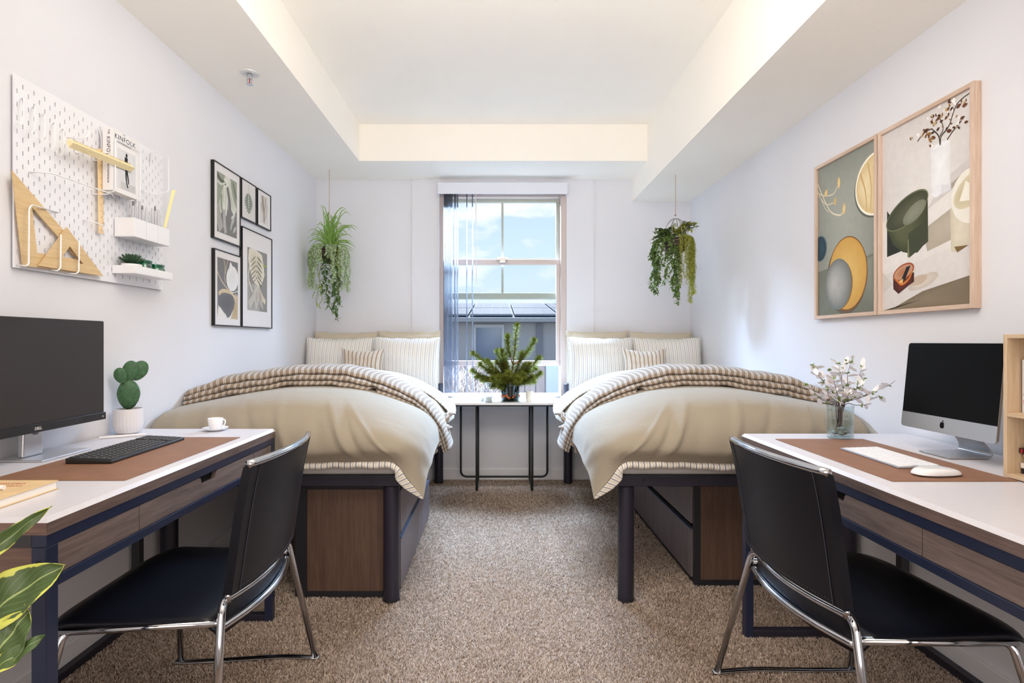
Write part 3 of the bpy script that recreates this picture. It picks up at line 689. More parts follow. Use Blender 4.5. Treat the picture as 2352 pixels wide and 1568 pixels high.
    for i, p in enumerate(P):
        t = i/len(P); low = np.exp(-((p[2]-.012)/.022)**2)
        # the lowest roll bites in at a few tucks, deepest in the middle
        tuck = 0
        for (c0, w0, a0) in ((.545, .012, .050), (.27, .03, .020), (.70, .02, .016), (.40, .022, .008), (.82, .018, .012), (.12, .03, .010)): tuck = tuck+a0*np.exp(-((s-c0)/w0)**2)
        yy = p[0]+low*tuck*1.2+.003*np.sin(s*70+p[2]*60)
        hh = p[2]*(1+.0*s)+low*tuck*.55+(.0022*np.sin(s*95+t*9)+.0016*np.sin(s*41+t*5))*(.3+t)
        taper = (1-.30*np.clip(1-s/.10, 0, 1))*(1-.08*np.clip((s-.2)/.2, 0, 1)-.52*np.clip((s-.45)/.38, 0, 1))
        stretch = 1-.35*np.clip((s-.5)/.3, 0, 1)
        q = E+nz*(hh*taper)[:, None]; q[:, 1] += yy*stretch*(1-.35*np.clip(1-s/.12, 0, 1)); rows.append(q)
    T = np.stack(rows); T[..., 0] = np.maximum(T[..., 0], XL+.006)
    d = np.r_[0, np.cumsum(np.linalg.norm(np.diff(E, axis=0), axis=1))]
    uv = np.zeros(T.shape[:2]+(2,)); slant = np.linspace(0, .05, T.shape[0])[:, None]
    uv[..., 0] = d[None]+slant*.4+(.004*np.sin(np.arange(T.shape[0])*.35))[:, None]; uv[..., 1] = slant
    th = thing('throw', f'taupe blanket with white double stripes folded across the {side} bed', 'blanket', (X(-.9), 2.9, .88))
    sheet('folded_layers', T, m_taupe, th, mir, .005, uv=uv)
    # ragged gathered end hanging over the aisle side
    for (dx, y0, z0, rr, ln) in ((-.274, 3.02, .535, .020, .15), (-.262, 3.14, .60, .016, .15), (-.285, 2.93, .50, .014, .10)):
        mb = MB(); pts = []; rad = []
        for k in range(13):
            t = k/12; pts.append((X(dx-.055*(1-t)+.006*math.sin(k*1.7)), y0+ln*t, z0+.05*math.sin(t*2.4)+.03*t)); rad.append(rr*(.55+.45*math.sin(t*PI))+.003*math.sin(k*2.1))
        mb.tube(pts, rad, 14); nn = len(mb.v)
        o_ = mb.build('gathered_end', m_taupe, th, smooth=True, uvs=[((i % 14)*.012, (i//14)*.012) for i in range(nn)])
    # ---- pillows
    gs = 'beige back pillows'
    w1 = 'wall side' ; 
    pillow('pillow_sham', -1.187, 4.235, .735, .492, .445, .10, -.12, m_sham, mir, f'beige flanged pillow at the back of the {side} bed, next to the wall corner', gs, flange=.08, seed=1, pinch=.05)
    pillow('pillow_sham', -.689, 4.225, .735, .488, .450, .10, -.12, m_sham, mir, f'beige flanged pillow at the back of the {side} bed, next to the window', gs, flange=.08, seed=2, pinch=.05)
    pillow('pillow', -1.178, 4.03, .745, .508, .395, .15, -.22, m_ticking, mir, f'large white pinstriped pillow on the {side} bed, wall side', 'white pinstriped pillows', flange=.03, seed=3, pinch=.06, yaw=.03)
    pillow('pillow', -.676, 3.99, .745, .495, .395, .16, -.20, m_ticking, mir, f'large white pinstriped pillow on the {side} bed, window side', 'white pinstriped pillows', flange=.03, seed=4, pinch=.06, yaw=-.04)
    pillow('lumbar_cushion', -.955, 3.83, .80, .315, .26, .11, -.24, m_taupe2, mir, f'small taupe and white striped cushion in the middle of the {side} bed', 'striped cushions', flange=.02, seed=5, pinch=.20)
bed(False); bed(True)

# ---- storage dressers under the beds
def dresser(x_face, x_back, y0, y1, label, split):
    s = 1 if x_back > x_face else -1          # s: direction from the drawer face to the back
    z1 = .478; t = .022
    d = thing('dresser', label, 'dresser', ((x_face+x_back)/2, (y0+y1)/2, 0))
    MB().box(x_face, x_back, y0, y0+.012, 0, z1).box(x_face, x_back, y1-.012, y1, 0, z1).box(x_face+s*.03, x_back, y0+.012, y1-.012, .03, z1-.02).box(x_face, x_back, y0+.012, y1-.012, z1-.02, z1).box(x_face+s*.004, x_back, y0+.012, y1-.012, 0, .028).build('carcass', m_black, d, bevel=.002)
    MB().box(x_face+s*.028, x_back-s*.05, y0-.006, y0-.001, .03, z1-.012).build('end_panel', m_walnut, d, bevel=.001)
    MB().box(x_face, x_face+s*.028, y0-.008, y0, 0, z1).build('corner_strip', m_black, d)
    MB().box(x_back-s*.05, x_back, y0-.008, y0, 0, z1).build('corner_strip', m_black, d)
    MB().box(x_face+s*.028, x_back-s*.05, y0-.008, y0, 0, .03).build('plinth', m_black, d)
    ys = [y0+.014, split, y1-.014]
    for c in range(2):
        for (za, zb) in ((.034, .252), (.276, .455)):
            a, b_ = ys[c]+.003, ys[c+1]-.003
            dr = MB().box(x_face-s*.008, x_face+s*.012, a, b_, za, zb).build('drawer', m_drawer, d, bevel=.0015)
            # finger bevel along the top of the lower drawer
            if za < .1: MB().box(x_face-s*.012, x_face-s*.002, a, b_, zb-.004, zb+.002).build('finger_pull', M('pull_steel', (90, 104, 134), .35, .4), dr)
dresser(-.425, -.865, 2.345, 3.36, 'brown four-drawer dresser tucked under the left bed', 2.86)
dresser(.885, 1.45, 2.456, 3.66, 'brown four-drawer dresser set back under the right bed', 3.07)
# ================================================================ desks
m_top = M('desk_laminate', (216, 214, 220), .35, var=.02, vscale=60)
m_edge = WOOD('desk_edge_wood', (82, 68, 64), (118, 100, 94), 'y', 9, .5)
m_edge_x = WOOD('desk_end_wood', (98, 76, 68), (134, 106, 94), 'x', 9, .5)
m_front = WOOD('desk_drawer_wood', (90, 78, 74), (128, 113, 107), 'y', 9, .45)
m_dsteel = M('desk_frame_end', (62, 62, 66), .45, .2)
m_void = M('cavity_shade', (14, 13, 14), .9)  # near-black colour standing in for the shade inside hollows
ZD = .755
def desk(xf, xw, y0, y1, label, d0, d1, notch):
    """xf room side, xw wall side; d0..d1 the drawer, notch its finger cut-out"""
    s = 1 if xw > xf else -1; w = .030
    d = thing('desk', label, 'desk', ((xf+xw)/2, (y0+y1)/2, 0))
    # top: chamfered white laminate on a wood core
    c = .010
    poly = [(y0, ZD-c), (y0+.002, ZD-c*.2), (y0+c, ZD), (y1-c, ZD), (y1-.002, ZD-c*.2), (y1, ZD-c)]
    o = MB(); a, b_ = xf, xw
    ring = lambda x, yy0, yy1, z, e: [(xf+s*e, yy0, z), (xw, yy0, z), (xw, yy1, z), (xf+s*e, yy1, z)]
    vs = ring(0, y0, y1, ZD-c, 0)+ring(0, y0+.007, y1-.007, ZD, .007)
    o.add(vs, [(0, 1, 5, 4) if s > 0 else (4, 5, 1, 0), (3, 0, 4, 7) if s > 0 else (7, 4, 0, 3), (2, 3, 7, 6) if s > 0 else (6, 7, 3, 2), (1, 2, 6, 5) if s > 0 else (5, 6, 2, 1), (4, 5, 6, 7) if s > 0 else (7, 6, 5, 4), (3, 2, 1, 0) if s > 0 else (0, 1, 2, 3)])
    o.build('desktop', m_top, d)
    MB().box(xf, xw, y0+.001, y1-.001, ZD-.034, ZD-c).build('core', m_edge, d)
    MB().box(xf+s*.001, xw, y0-.0005, y0+.002, ZD-.034, ZD-c).build('end_edge', m_edge_x, d)
    zr = ZD-.034
    for yy, nm in ((y0, 'near'), (y1-w, 'far')):
        for xx in (xf+s*.002, xw-s*w):
            MB().box(xx, xx+s*w, yy, yy+w, 0, zr-.025).build('leg', m_dsteel if xx != xf+s*.002 or nm == 'near' and False else m_steel_navy, d, bevel=.002)
    MB().box(xf+s*.002, xf+s*(.002+w), y0, y1, zr-.025, zr).build('top_rail', m_steel_navy, d, bevel=.002)
    MB().box(xw-s*w, xw, y0, y1, zr-.025, zr).build('top_rail', m_steel_navy, d, bevel=.002)
    zl1, zl0 = zr-.025-.064, zr-.025-.064-.022
    MB().box(xf+s*.002, xf+s*(.002+w), y0+w, y1-w, zl0, zl1).build('lower_rail', m_steel_navy, d, bevel=.002)
    for yy in (y0, y1-w):
        xa, xb = xf+s*(.002+w), xw-s*w
        MB().box(xa, xb, yy, yy+w, zr-.025, zr).build('end_rail', m_dsteel, d, bevel=.002)
        MB().box(xa, xb, yy, yy+w, zl0, zl1).build('end_rail', m_dsteel, d, bevel=.002)
        MB().box(xa, xb, yy+.006, yy+w-.006, zl1, zr-.025).build('end_panel', m_edge_x, d)
        MB().box(xa, xb, yy, yy+w, 0, .030).build('floor_rail', m_steel, d, bevel=.002)
    MB().box(xw-s*w, xw, y0+w, y1-w, 0, .030).build('floor_rail', m_steel, d, bevel=.002)
    MB().box(xw-s*.018, xw-s*.004, y0+w, y1-w, zl1, zr-.025).build('back_panel', m_edge, d)
    # socket screw hole on the near leg
    MB().lathe([(.0065, 0), (.0065, .002)], (0, 0, 0), 16).xform(Matrix.Translation((xf+s*(.002+w*.5), y0+.0005, zr-.057)) @ Matrix.Rotation(PI/2, 4, 'X')).build('screw_hole', m_void, d)
    # fronts
    zt, zb = zr-.026, zl1+.001
    segs = [(y0+w+.001, d0-.002, False), (d0+.001, d1-.001, True), (d1+.002, y1-w-.001, False)]
    MB().box(xf+s*.022, xf+s*.030, y0+w, y1-w, zb, zt).build('cavity_shade', m_void, d)  # dark sheet in place of the shade behind the fronts
    for a, b_, isd in segs:
        if b_-a < .02: continue
        if isd:
            n0, n1 = notch; rr = .013; dp = .024
            prof = [(a, zb), (b_, zb), (b_, zt), (n1, zt)]
            prof += [(n1-.010*math.sin(t)-0.0, zt-dp*.5*(1-math.cos(t))) for t in (0.4, .8, 1.2, 1.6)]
            prof += [(n1-.016, zt-dp), (n0+.016, zt-dp)]
            prof += [(n0+.010*math.sin(t), zt-dp*.5*(1-math.cos(t))) for t in (1.6, 1.2, .8, .4)]
            prof += [(n0, zt), (a, zt)]
            dr = MB().prism(prof, xf+s*.004, xf+s*.020, 'x').build('drawer', m_front, d, bevel=.001)
            MB().box(xf+s*.021, xf+s*.30, a+.02, b_-.02, zb+.004, zb+.008).build('tray', m_edge, dr)
        else:
            MB().box(xf+s*.004, xf+s*.020, a, b_, zb, zt).build('front_panel', m_front, d, bevel=.001)
    return d
desk(-.880, XL+.013, 1.067, 2.165, 'white-topped desk with walnut fronts and navy steel frame on the left', 1.349, 1.985, (1.620, 1.728))
desk(.918, XR-.013, .920, 2.050, 'white-topped desk with walnut fronts and navy steel frame on the right', 1.185, 1.825, (1.440, 1.548))

# ================================================================ chairs
m_leather = M('black_leather', (11, 13, 23), .38, bump=.10, bscale=420, spec=.35)
m_chrome = M('chrome', (205, 208, 214), .10, 1.0)
m_stitch = M('stitching', (60, 62, 74), .7)
def chair(loc, rot, label, dep=.376, wr=.207, wf=.225, splay=.11):
    c = thing('chair', label, 'chair', loc, rot)
    L_ = dict(local=True, warp=True)
    R = .0095
    for sy in (-1, 1):
        # side frame: rear leg, bend, side rail under the seat, front leg
        pts = fillet([(-.045, sy*(wr+splay), .012), (-.004, sy*(wr+.004), .478), (.004, sy*(wr-.03), .487)], .02, 5)
        MB().tube(pts, R, 12).build('leg', m_chrome, c, smooth=True, **L_)
        MB().tube([(-.0, sy*(wr+.008), .448), (dep-.02, sy*(wf+.002), .437)], R*.9, 12).build('seat_rail', m_chrome, c, smooth=True, **L_)
        pts = fillet([(dep-.055, sy*(wf-.03), .437), (dep-.03, sy*(wf+.004), .435), (dep+.015, sy*(wf+splay*.75), .012)], .02, 5)
        MB().tube(pts, R, 12).build('leg', m_chrome, c, smooth=True, **L_)
        # flat floor runner
        pts = smooth_line([(-.058, sy*(wr+splay+.001), .010), (.08, sy*(wr+splay+.006), .010), (.25, sy*(wf+splay*.8), .010), (dep+.03, sy*(wf+splay*.72), .010)], 5)
        MB().tube(pts, .012, 8, flat=(1.0, .42)).build('runner', m_chrome, c, smooth=True, **L_)
        # back post stub
        MB().tube([(-.010, sy*(wr-.014), .487), (-.012, sy*(wr-.014), .512)], .0075, 10).build('back_stub', m_chrome, c, smooth=True, **L_)
    # two rear cross rails, bowed backwards
    for z, bow, wy in ((.487, -.030, wr-.02), (.433, -.036, wr+.003)):
        pts = smooth_line([(0.0, -wy, z), (bow*.75, -wy*.5, z), (bow, 0, z-.001), (bow*.75, wy*.5, z), (0.0, wy, z)], 8)
        MB().tube(pts, R*.95, 12).build('cross_rail', m_chrome, c, smooth=True, **L_)
    MB().tube([(dep-.04, -wf+.03, .432), (dep-.04, wf-.03, .432)], R*.8, 10).build('front_rail', m_chrome, c, smooth=True, **L_)
    # seat: thin leather pad, waterfall front and rolled rear
    n, m = 26, 34; P = []; Q = []
    for j in range(m):
        t = j/(m-1); row = []; low = []
        for i in range(n):
            u = -1+2*i/(n-1)
            # plan outline with rounded front corners
            xx = -.028*(1-abs(u)**2.2)*(1-t)+t*(dep+.020)-(.020*abs(u)**6)*t
            wy = (wr+.012)*(1-t)+(wf+.010)*t
            yy = u*wy*(1-.04*max(0, (t-.90)/.10)**2)
            z = .462-.010*(1-u*u)*math.sin(min(1, t*1.1)*PI)**.8-.016*max(0, (t-.86)/.14)**2-.028*max(0, (.10-t)/.10)**1.5*1.0+.004*t
            e = max(abs(u), 0)**10*.006
            row.append((xx, yy, z-e)); low.append((xx, yy, z-.020+e*.6))
        P.append(row); Q.append(low)
    mb = MB().grid(P); k = len(mb.v); mb.grid([r[::-1] for r in Q])
    ring = [(0, i) for i in range(n)]+[(j, n-1) for j in range(1, m)]+[(m-1, i) for i in range(n-2, -1, -1)]+[(j, 0) for j in range(m-2, 0, -1)]
    top = [j*n+i for j, i in ring]; bot = [k+j*n+(n-1-i) for j, i in ring]
    for a in range(len(top)): b_ = (a+1) % len(top); mb.f.append((top[b_], top[a], bot[a], bot[b_]))
    mb.build('seat', m_leather, c, smooth=True, **L_)
    # rear apron of leather between the two rails
    P = []
    for z, dx in ((.489, -.004), (.475, -.001), (.455, .002), (.442, 0), (.432, -.002)):
        P.append([(-.030*(1-u*u)+dx+.006, u*(wr-.012), z) for u in np.linspace(-1, 1, 17)])
    MB().grid(P).build('seat_apron', m_leather, c, smooth=True, solid=.004, **L_)
    # back: leather sleeve, curved in plan, leaning back
    prof = [(.508, -.014), (.55, -.020), (.62, -.030), (.70, -.042), (.77, -.055), (.808, -.064)]
    prof = [(p.x, p.z) for p in smooth_line([(a, 0, b_) for a, b_ in prof], 5)]
    P = []; Q = []
    for z, dx in prof:
        t = (z-.508)/.30; wy = (wr-.002)*(1-t)+(wr+.002)*t; bow = -.030
        r1 = []; r2 = []
        for u in np.linspace(-1, 1, 29):
            th = .0085*(1+.25*max(0, abs(u)-.88)/.12)
            x = dx+bow*(1-u*u); r1.append((x-th, u*wy, z)); r2.append((x+th, u*wy, z))
        P.append(r1); Q.append(r2)
    mb = MB(); loops = [r1+r2[::-1] for r1, r2 in zip(P, Q)]
    mb.grid(loops, closed_u=True); nn = len(loops[0]); mb.f.append(tuple(range(nn-1, -1, -1))); mb.f.append(tuple(range((len(loops)-1)*nn, len(loops)*nn)))
    bk = mb.build('backrest', m_leather, c, bevel=0, auto=True, **L_)
    z0, dx = prof[-1]
    pts = [(dx-.03*(1-u*u)-.001, u*(wr+.004), z0+.006+.001*(1-u*u)) for u in np.linspace(-1, 1, 21)]
    MB().tube(pts, .0095, 12).build('top_rail', m_chrome, c, smooth=True, **L_)
    for sy in (-1, 1):   # seams
        pts = [(dx_-.03*(1-.86**2)-.0098, sy*.86*wr, z_) for z_, dx_ in prof]
        MB().tube(pts, .0009, 5).build('seam', m_stitch, bk, **L_)
    st = MB()
    for k in range(44):
        u = -.84+1.68*k/43; st.box(-.016-.03*(1-u*u)-.0092, -.016-.03*(1-u*u)-.0078, u*wr-.0016, u*wr+.0016, .5175, .5187)
    st.build('stitches', m_stitch, bk, kind='stuff', **L_)
    return c
CHR_R = (.797, 1.4476, 0); CHR_L = (-.669, 1.526, 0)
chair(CHR_R, math.radians(4.0), 'black leather and chrome chair pulled out at the right desk', splay=.14)
chair(CHR_L, PI+math.radians(1.0), 'black leather and chrome chair pushed under the left desk', splay=.14)
# ================================================================ flat prints: shapes filled with printed colour
def ell(cx, cy, rx, ry, rot=0, n=40, a0=0, a1=2*PI):
    out = []
    for i in range(n if a1-a0 > 6.2 else n+1):
        a = a0+(a1-a0)*i/n; x, y = rx*math.cos(a), ry*math.sin(a)
        out.append((cx+x*math.cos(rot)-y*math.sin(rot), cy+x*math.sin(rot)+y*math.cos(rot)))
    return out
def stroke(pts, w0, w1=None):
    w1 = w0 if w1 is None else w1; P = smooth_line([(a, 0, b) for a, b in pts], 5); A = []; B = []
    for i, p in enumerate(P):
        t = (P[min(i+1, len(P)-1)]-P[max(0, i-1)]); t.normalize(); w = (w0+(w1-w0)*i/(len(P)-1))/2
        A.append((p.x-t.z*w, p.z+t.x*w)); B.append((p.x+t.z*w, p.z-t.x*w))
    return A+B[::-1]
def leaf2(x0, y0, x1, y1, w, n=10):
    """pointed leaf outline from base to tip"""
    dx, dy = x1-x0, y1-y0; L_ = math.hypot(dx, dy); nx, ny = -dy/L_, dx/L_; A = []; B = []
    for i in range(n+1):
        t = i/n; ww = w/2*math.sin(PI*t**.8)
        A.append((x0+dx*t+nx*ww, y0+dy*t+ny*ww)); B.append((x0+dx*t-nx*ww, y0+dy*t-ny*ww))
    return A+B[1:-1][::-1]
def print_mesh(name, shapes, w, h, place, parent, aspect=True):
    """shapes: (polygon in 0..1 / 0..1 with y up, edge rgb, centre rgb or None [, (cx, cy)]); clipped to the sheet; place(u, v, d) -> world"""
    verts = []; faces = []; cols = []
    def clip(poly):
        for ax, lim, sg in ((0, 0, 1), (0, 1, -1), (1, 0, 1), (1, 1, -1)):
            out = []
            for i in range(len(poly)):
                a, b = poly[i-1], poly[i]; ia, ib = (a[ax]-lim)*sg >= 0, (b[ax]-lim)*sg >= 0
                if ia != ib:
                    t = (lim-a[ax])/(b[ax]-a[ax]); out.append((a[0]+(b[0]-a[0])*t, a[1]+(b[1]-a[1])*t))
                if ib: out.append(b)
            poly = out
            if not poly: return []
        return poly
    from mathutils.geometry import tessellate_polygon
    for k, sh in enumerate(shapes):
        poly = clip(sh[0]); d = .00002*(k+1)
        if len(poly) < 3: continue
        base = len(verts); n = len(poly)
        if len(sh) > 2 and sh[2] is not None:
            c = sh[3] if len(sh) > 3 else (sum(p[0] for p in poly)/n, sum(p[1] for p in poly)/n)
            for p in poly: verts.append(place(p[0]*w, p[1]*h, d)); cols.append(lin(sh[1]))
            for p in poly: verts.append(place((c[0]+(p[0]-c[0])*.5)*w, (c[1]+(p[1]-c[1])*.5)*h, d)); cols.append(tuple((a*.35+b*.65) for a, b in zip(lin(sh[1]), lin(sh[2]))))
            verts.append(place(c[0]*w, c[1]*h, d)); cols.append(lin(sh[2]))
            for i in range(n):
                j = (i+1) % n; faces += [(base+i, base+j, base+n+j, base+n+i), (base+n+i, base+n+j, base+2*n)]
        else:
            for p in poly: verts.append(place(p[0]*w, p[1]*h, d)); cols.append(lin(sh[1]))
            for t in tessellate_polygon([[Vector((p[0], p[1], 0)) for p in poly]]): faces.append(tuple(base+i for i in t))
    mb = MB(); mb.v = verts; mb.f = faces
    o = mb.build(name, VCOL(), parent)
    ca = o.data.color_attributes.new('Col', 'FLOAT_COLOR', 'POINT'); ca.data.foreach_set('color', np.array(cols, dtype=np.float32).ravel())
    return o
R01 = [(0, 0), (1, 0), (1, 1), (0, 1)]

# ---------------------------------------------------------------- black-framed prints, left wall
m_blackfr = M('black_frame', (14, 13, 14), .4); m_mat_w = M('mount_board', (226, 222, 220), .8)
def frame_left(y0, y1, z0, z1, label, mx_, mz0, mz1, shapes, group='black framed botanical prints', fw=.0055, t=.018):
    f = thing('picture', label, 'picture', (XL, (y0+y1)/2, z0), group=group)
    MB().box(XL, XL+t, y0, y1, z0, z0+fw).box(XL, XL+t, y0, y1, z1-fw, z1).box(XL, XL+t, y0, y0+fw, z0+fw, z1-fw).box(XL, XL+t, y1-fw, y1, z0+fw, z1-fw).build('frame', m_blackfr, f, bevel=.0008)
    MB().box(XL, XL+t-.005, y0+fw, y1-fw, z0+fw, z1-fw).build('mount', m_mat_w, f)
    xx = XL+t-.005; a, b = y0+mx_, y1-mx_; c, d = z0+mz0, z1-mz1
    print_mesh('print', shapes, b-a, d-c, lambda u, v, e: (xx+e+.0001, a+u, c+v), f)
    return f
G = (118, 117, 116); LG = (214, 214, 204); DG = (88, 92, 78)
# large leaf, drooping lobes
s1 = [(R01, (122, 120, 118), None), ([(0, .42), (1, .45), (1, 1), (0, 1)], (150, 154, 138), None)]
s1 += [(stroke([(.55, 1.02), (.45, .8), (.30, .6), (.12, .36)], .30, .16), (206, 208, 194), (176, 182, 160)),
       (stroke([(.50, 1.0), (.60, .78), (.72, .6), (.92, .44)], .26, .2), (216, 216, 204), (184, 188, 168)),
       (stroke([(.45, .95), (.44, .75), (.42, .55), (.36, .35)], .2, .2), (224, 224, 214), (196, 200, 184)),
       (stroke([(.0, .95), (.2, .88), (.44, .86)], .09, .05), (96, 100, 84), None), (stroke([(.0, .84), (.2, .82), (.42, .88)], .05, .03), (200, 204, 188), None),
       (stroke([(.5, .82), (.56, .7), (.62, .58), (.64, .44)], .10, .12), (112, 108, 108), None),
       (stroke([(.22, .66), (.2, .5), (.24, .38)], .05, .06), (130, 134, 116), None), (stroke([(.8, .95), (.9, .8), (1.0, .7)], .05, .08), (110, 116, 92), None),
       (stroke([(.35, .42), (.36, .2), (.42, .02)], .14, .12), (176, 174, 170), None), (stroke([(.02, .45), (.08, .25), (.2, .05)], .2, .24), (168, 164, 158), None),
       (ell(.78, .28, .14, .05, .8), (150, 156, 146), (196, 200, 190)), (ell(.72, .20, .12, .03, 1.0), (180, 182, 176), None), (ell(.88, .14, .10, .035, .6), (188, 188, 182), None), (ell(.80, .36, .12, .03, .4), (200, 202, 196), None)]
frame_left(2.750, 3.038, 1.624, 2.018, 'tall black framed print of drooping pale leaf lobes, top left of the group', .038, .04, .045, s1)
s2 = [(R01, (218, 214, 210), None), (stroke([(.5, 1), (.5, .82), (.48, .70)], .012), (100, 110, 90), None)]
for i in range(7):
    t = i/6; yy = .72-.42*t; ww = .34*math.sin(PI*(.25+.62*t))
    for sg in (-1, 1): s2.append((leaf2(.5, yy, .5+sg*ww, yy-.13, .085), (104, 112, 98), (150, 158, 142)))
s2 += [(leaf2(.5, .30, .52, .12, .2), (110, 118, 104), (156, 164, 148)), (stroke([(.5, .72), (.5, .2)], .012), (196, 200, 186), None)]
frame_left(3.050, 3.236, 1.795, 2.018, 'small black framed print of a single dark cut leaf', .012, .015, .015, s2)
s3 = [(R01, (214, 208, 204), None), (stroke([(.30, 1), (.36, .7), (.5, .4)], .24, .2), (170, 156, 142), (140, 128, 112)), (stroke([(.7, 1), (.66, .7), (.55, .3)], .2, .12), (196, 182, 166), (166, 150, 132)),
      (stroke([(.1, .7), (.3, .45), (.5, .2)], .16, .1), (188, 180, 174), None), (stroke([(.9, .75), (.8, .4), (.5, .1)], .12, .08), (182, 176, 172), None), (leaf2(.5, .02, .5, .42, .2), (150, 138, 122), (184, 170, 152)), (stroke([(.48, 1), (.5, .5), (.5, .04)], .02), (110, 98, 84), None)]
frame_left(3.254, 3.446, 1.795, 2.018, 'small black framed print of folded taupe petals', .040, .025, .028, s3)
s4 = [(R01, (140, 136, 130), None), ([(0, .45), (.55, .42), (.6, 0), (0, 0)], (170, 166, 158), (150, 146, 138))]
s4 += [([(.08, .98), (.30, 1.02), (.72, .95), (.80, .80), (.86, .62), (.72, .46), (.50, .42), (.30, .46), (.12, .66), (.04, .82)], (224, 214, 196), (202, 190, 166))]
for i in range(6):
    yy = .90-.075*i; s4.append((leaf2(.46, yy, .46+.34*math.cos(.45), yy-.10-.01*i, .035), (124, 116, 100), None)); s4.append((leaf2(.42, yy, .12, yy-.14, .03), (140, 132, 116), None))
s4 += [(ell(.44, .74-.1*k, .035, .012), (116, 112, 108), None) for k in range(3)]
s4 += [(stroke([(.5, .42), (.62, .3), (.9, .16)], .14, .08), (222, 210, 188), (190, 176, 150)), (stroke([(.45, .42), (.30, .22), (.08, .08)], .12, .14), (190, 184, 172), None),
       (leaf2(.46, .40, .42, .02, .20), (206, 200, 188), (168, 160, 146)), (leaf2(.5, .4, .78, .03, .16), (198, 190, 176), (160, 150, 134)), (stroke([(.1, .7), (.05, .5), (.25, .3)], .04), (214, 204, 184), None), (ell(.86, .78, .10, .012), (150, 170, 50), None)]
frame_left(3.056, 3.464, 1.181, 1.748, 'largest black framed print, cream cut leaf on grey with a wide mount', .070, .100, .105, s4)
s5 = [(R01, (118, 116, 116), None), ([(0, 0), (1, 0), (1, .40), (.82, .42), (.80, .2), (.55, .02), (.3, .1), (.05, .22)], (226, 222, 216), None),
      ([(.62, 0), (1, 0), (1, .42), (.86, .44), (.78, .2), (.68, .05)], (196, 176, 142), (182, 158, 120)),
      ([(.48, .01), (.62, .05), (.78, .18), (.84, .30), (.76, .40), (.52, .44), (.14, .42), (.04, .34), (.06, .2), (.28, .14)], (110, 108, 108), (98, 96, 98)),
      (stroke([(.06, .40), (.25, .46), (.55, .46), (.75, .42), (.9, .3)], .07, .05), (204, 184, 152), None),
      (ell(.72, .70, .30, .215, .1), (232, 230, 226), (224, 222, 218)), (leaf2(.66, .82, .62, .98, .16), (232, 230, 226), None),
      (stroke([(.0, .76), (.2, .62), (.45, .52), (.8, .40), (1, .38)], .025), (206, 188, 160), None), (stroke([(.3, 1), (.36, .86), (.34, .7), (.38, .6)], .022), (200, 182, 150), None),
      (stroke([(.5, 1), (.42, .88), (.38, .76)], .018), (200, 182, 150), None), (stroke([(.5, .55), (.7, .46), (1.0, .5)], .012), (236, 232, 226), None)]
frame_left(2.757, 3.046, 1.181, 1.573, 'black framed abstract print with a white egg shape, bottom left of the group', .034, .04, .04, s5)

# ---------------------------------------------------------------- oak-framed prints, right wall
m_oak = WOOD('oak_frame', (196, 168, 146), (222, 198, 178), 'z', 10, .55); m_oak_y = WOOD('oak_frame_y', (196, 168, 146), (222, 198, 178), 'y', 10, .55)
def frame_right(ya, yb, z0, z1, label, shapes, fw=.0155, t=.026):
    """ya = near edge, yb = far edge; u runs from the far edge (left in view) to the near edge"""
    f = thing('picture', label, 'picture', (XR, (ya+yb)/2, z0), group='oak framed still-life prints')
    for a, b, c, d in ((ya, ya+fw, z0, z1), (yb-fw, yb, z0, z1)): MB().box(XR-t, XR, a, b, c, d).build('frame_side', m_oak, f, bevel=.0015)
    for c, d in ((z0, z0+fw), (z1-fw, z1)): MB().box(XR-t+.0004, XR, ya+fw, yb-fw, c, d).build('frame_rail', m_oak_y, f, bevel=.0015)
    xx = XR-t+.010
    MB().box(xx, XR, ya+fw, yb-fw, z0+fw, z1-fw).build('backing', m_mat_w, f)
    print_mesh('print', shapes, yb-ya-2*fw, z1-z0-2*fw, lambda u, v, e: (xx-e-.0001, yb-fw-u, z0+fw+v), f)
r1 = [(R01, (140, 142, 132), (168, 170, 158), (.5, .62)), ([(0, 0), (1, 0), (1, .34), (0, .30)], (112, 115, 102), (138, 141, 128), (.9, .3)),
      (ell(.985, .735, .32, .185, 0), (96, 98, 88), (110, 112, 100)), (ell(1.0, .745, .32, .185, 0), (250, 244, 226), None), (ell(1.03, .745, .33, .175, 0), (216, 188, 134), (240, 222, 178)),
      (stroke([(.76, .84), (.84, .72), (.86, .6)], .022, .012), (204, 168, 110), None), (stroke([(.88, .88), (.93, .74), (.92, .6)], .02, .012), (206, 172, 116), None), (stroke([(.97, .9), (1.0, .74)], .014), (226, 200, 150), None)]
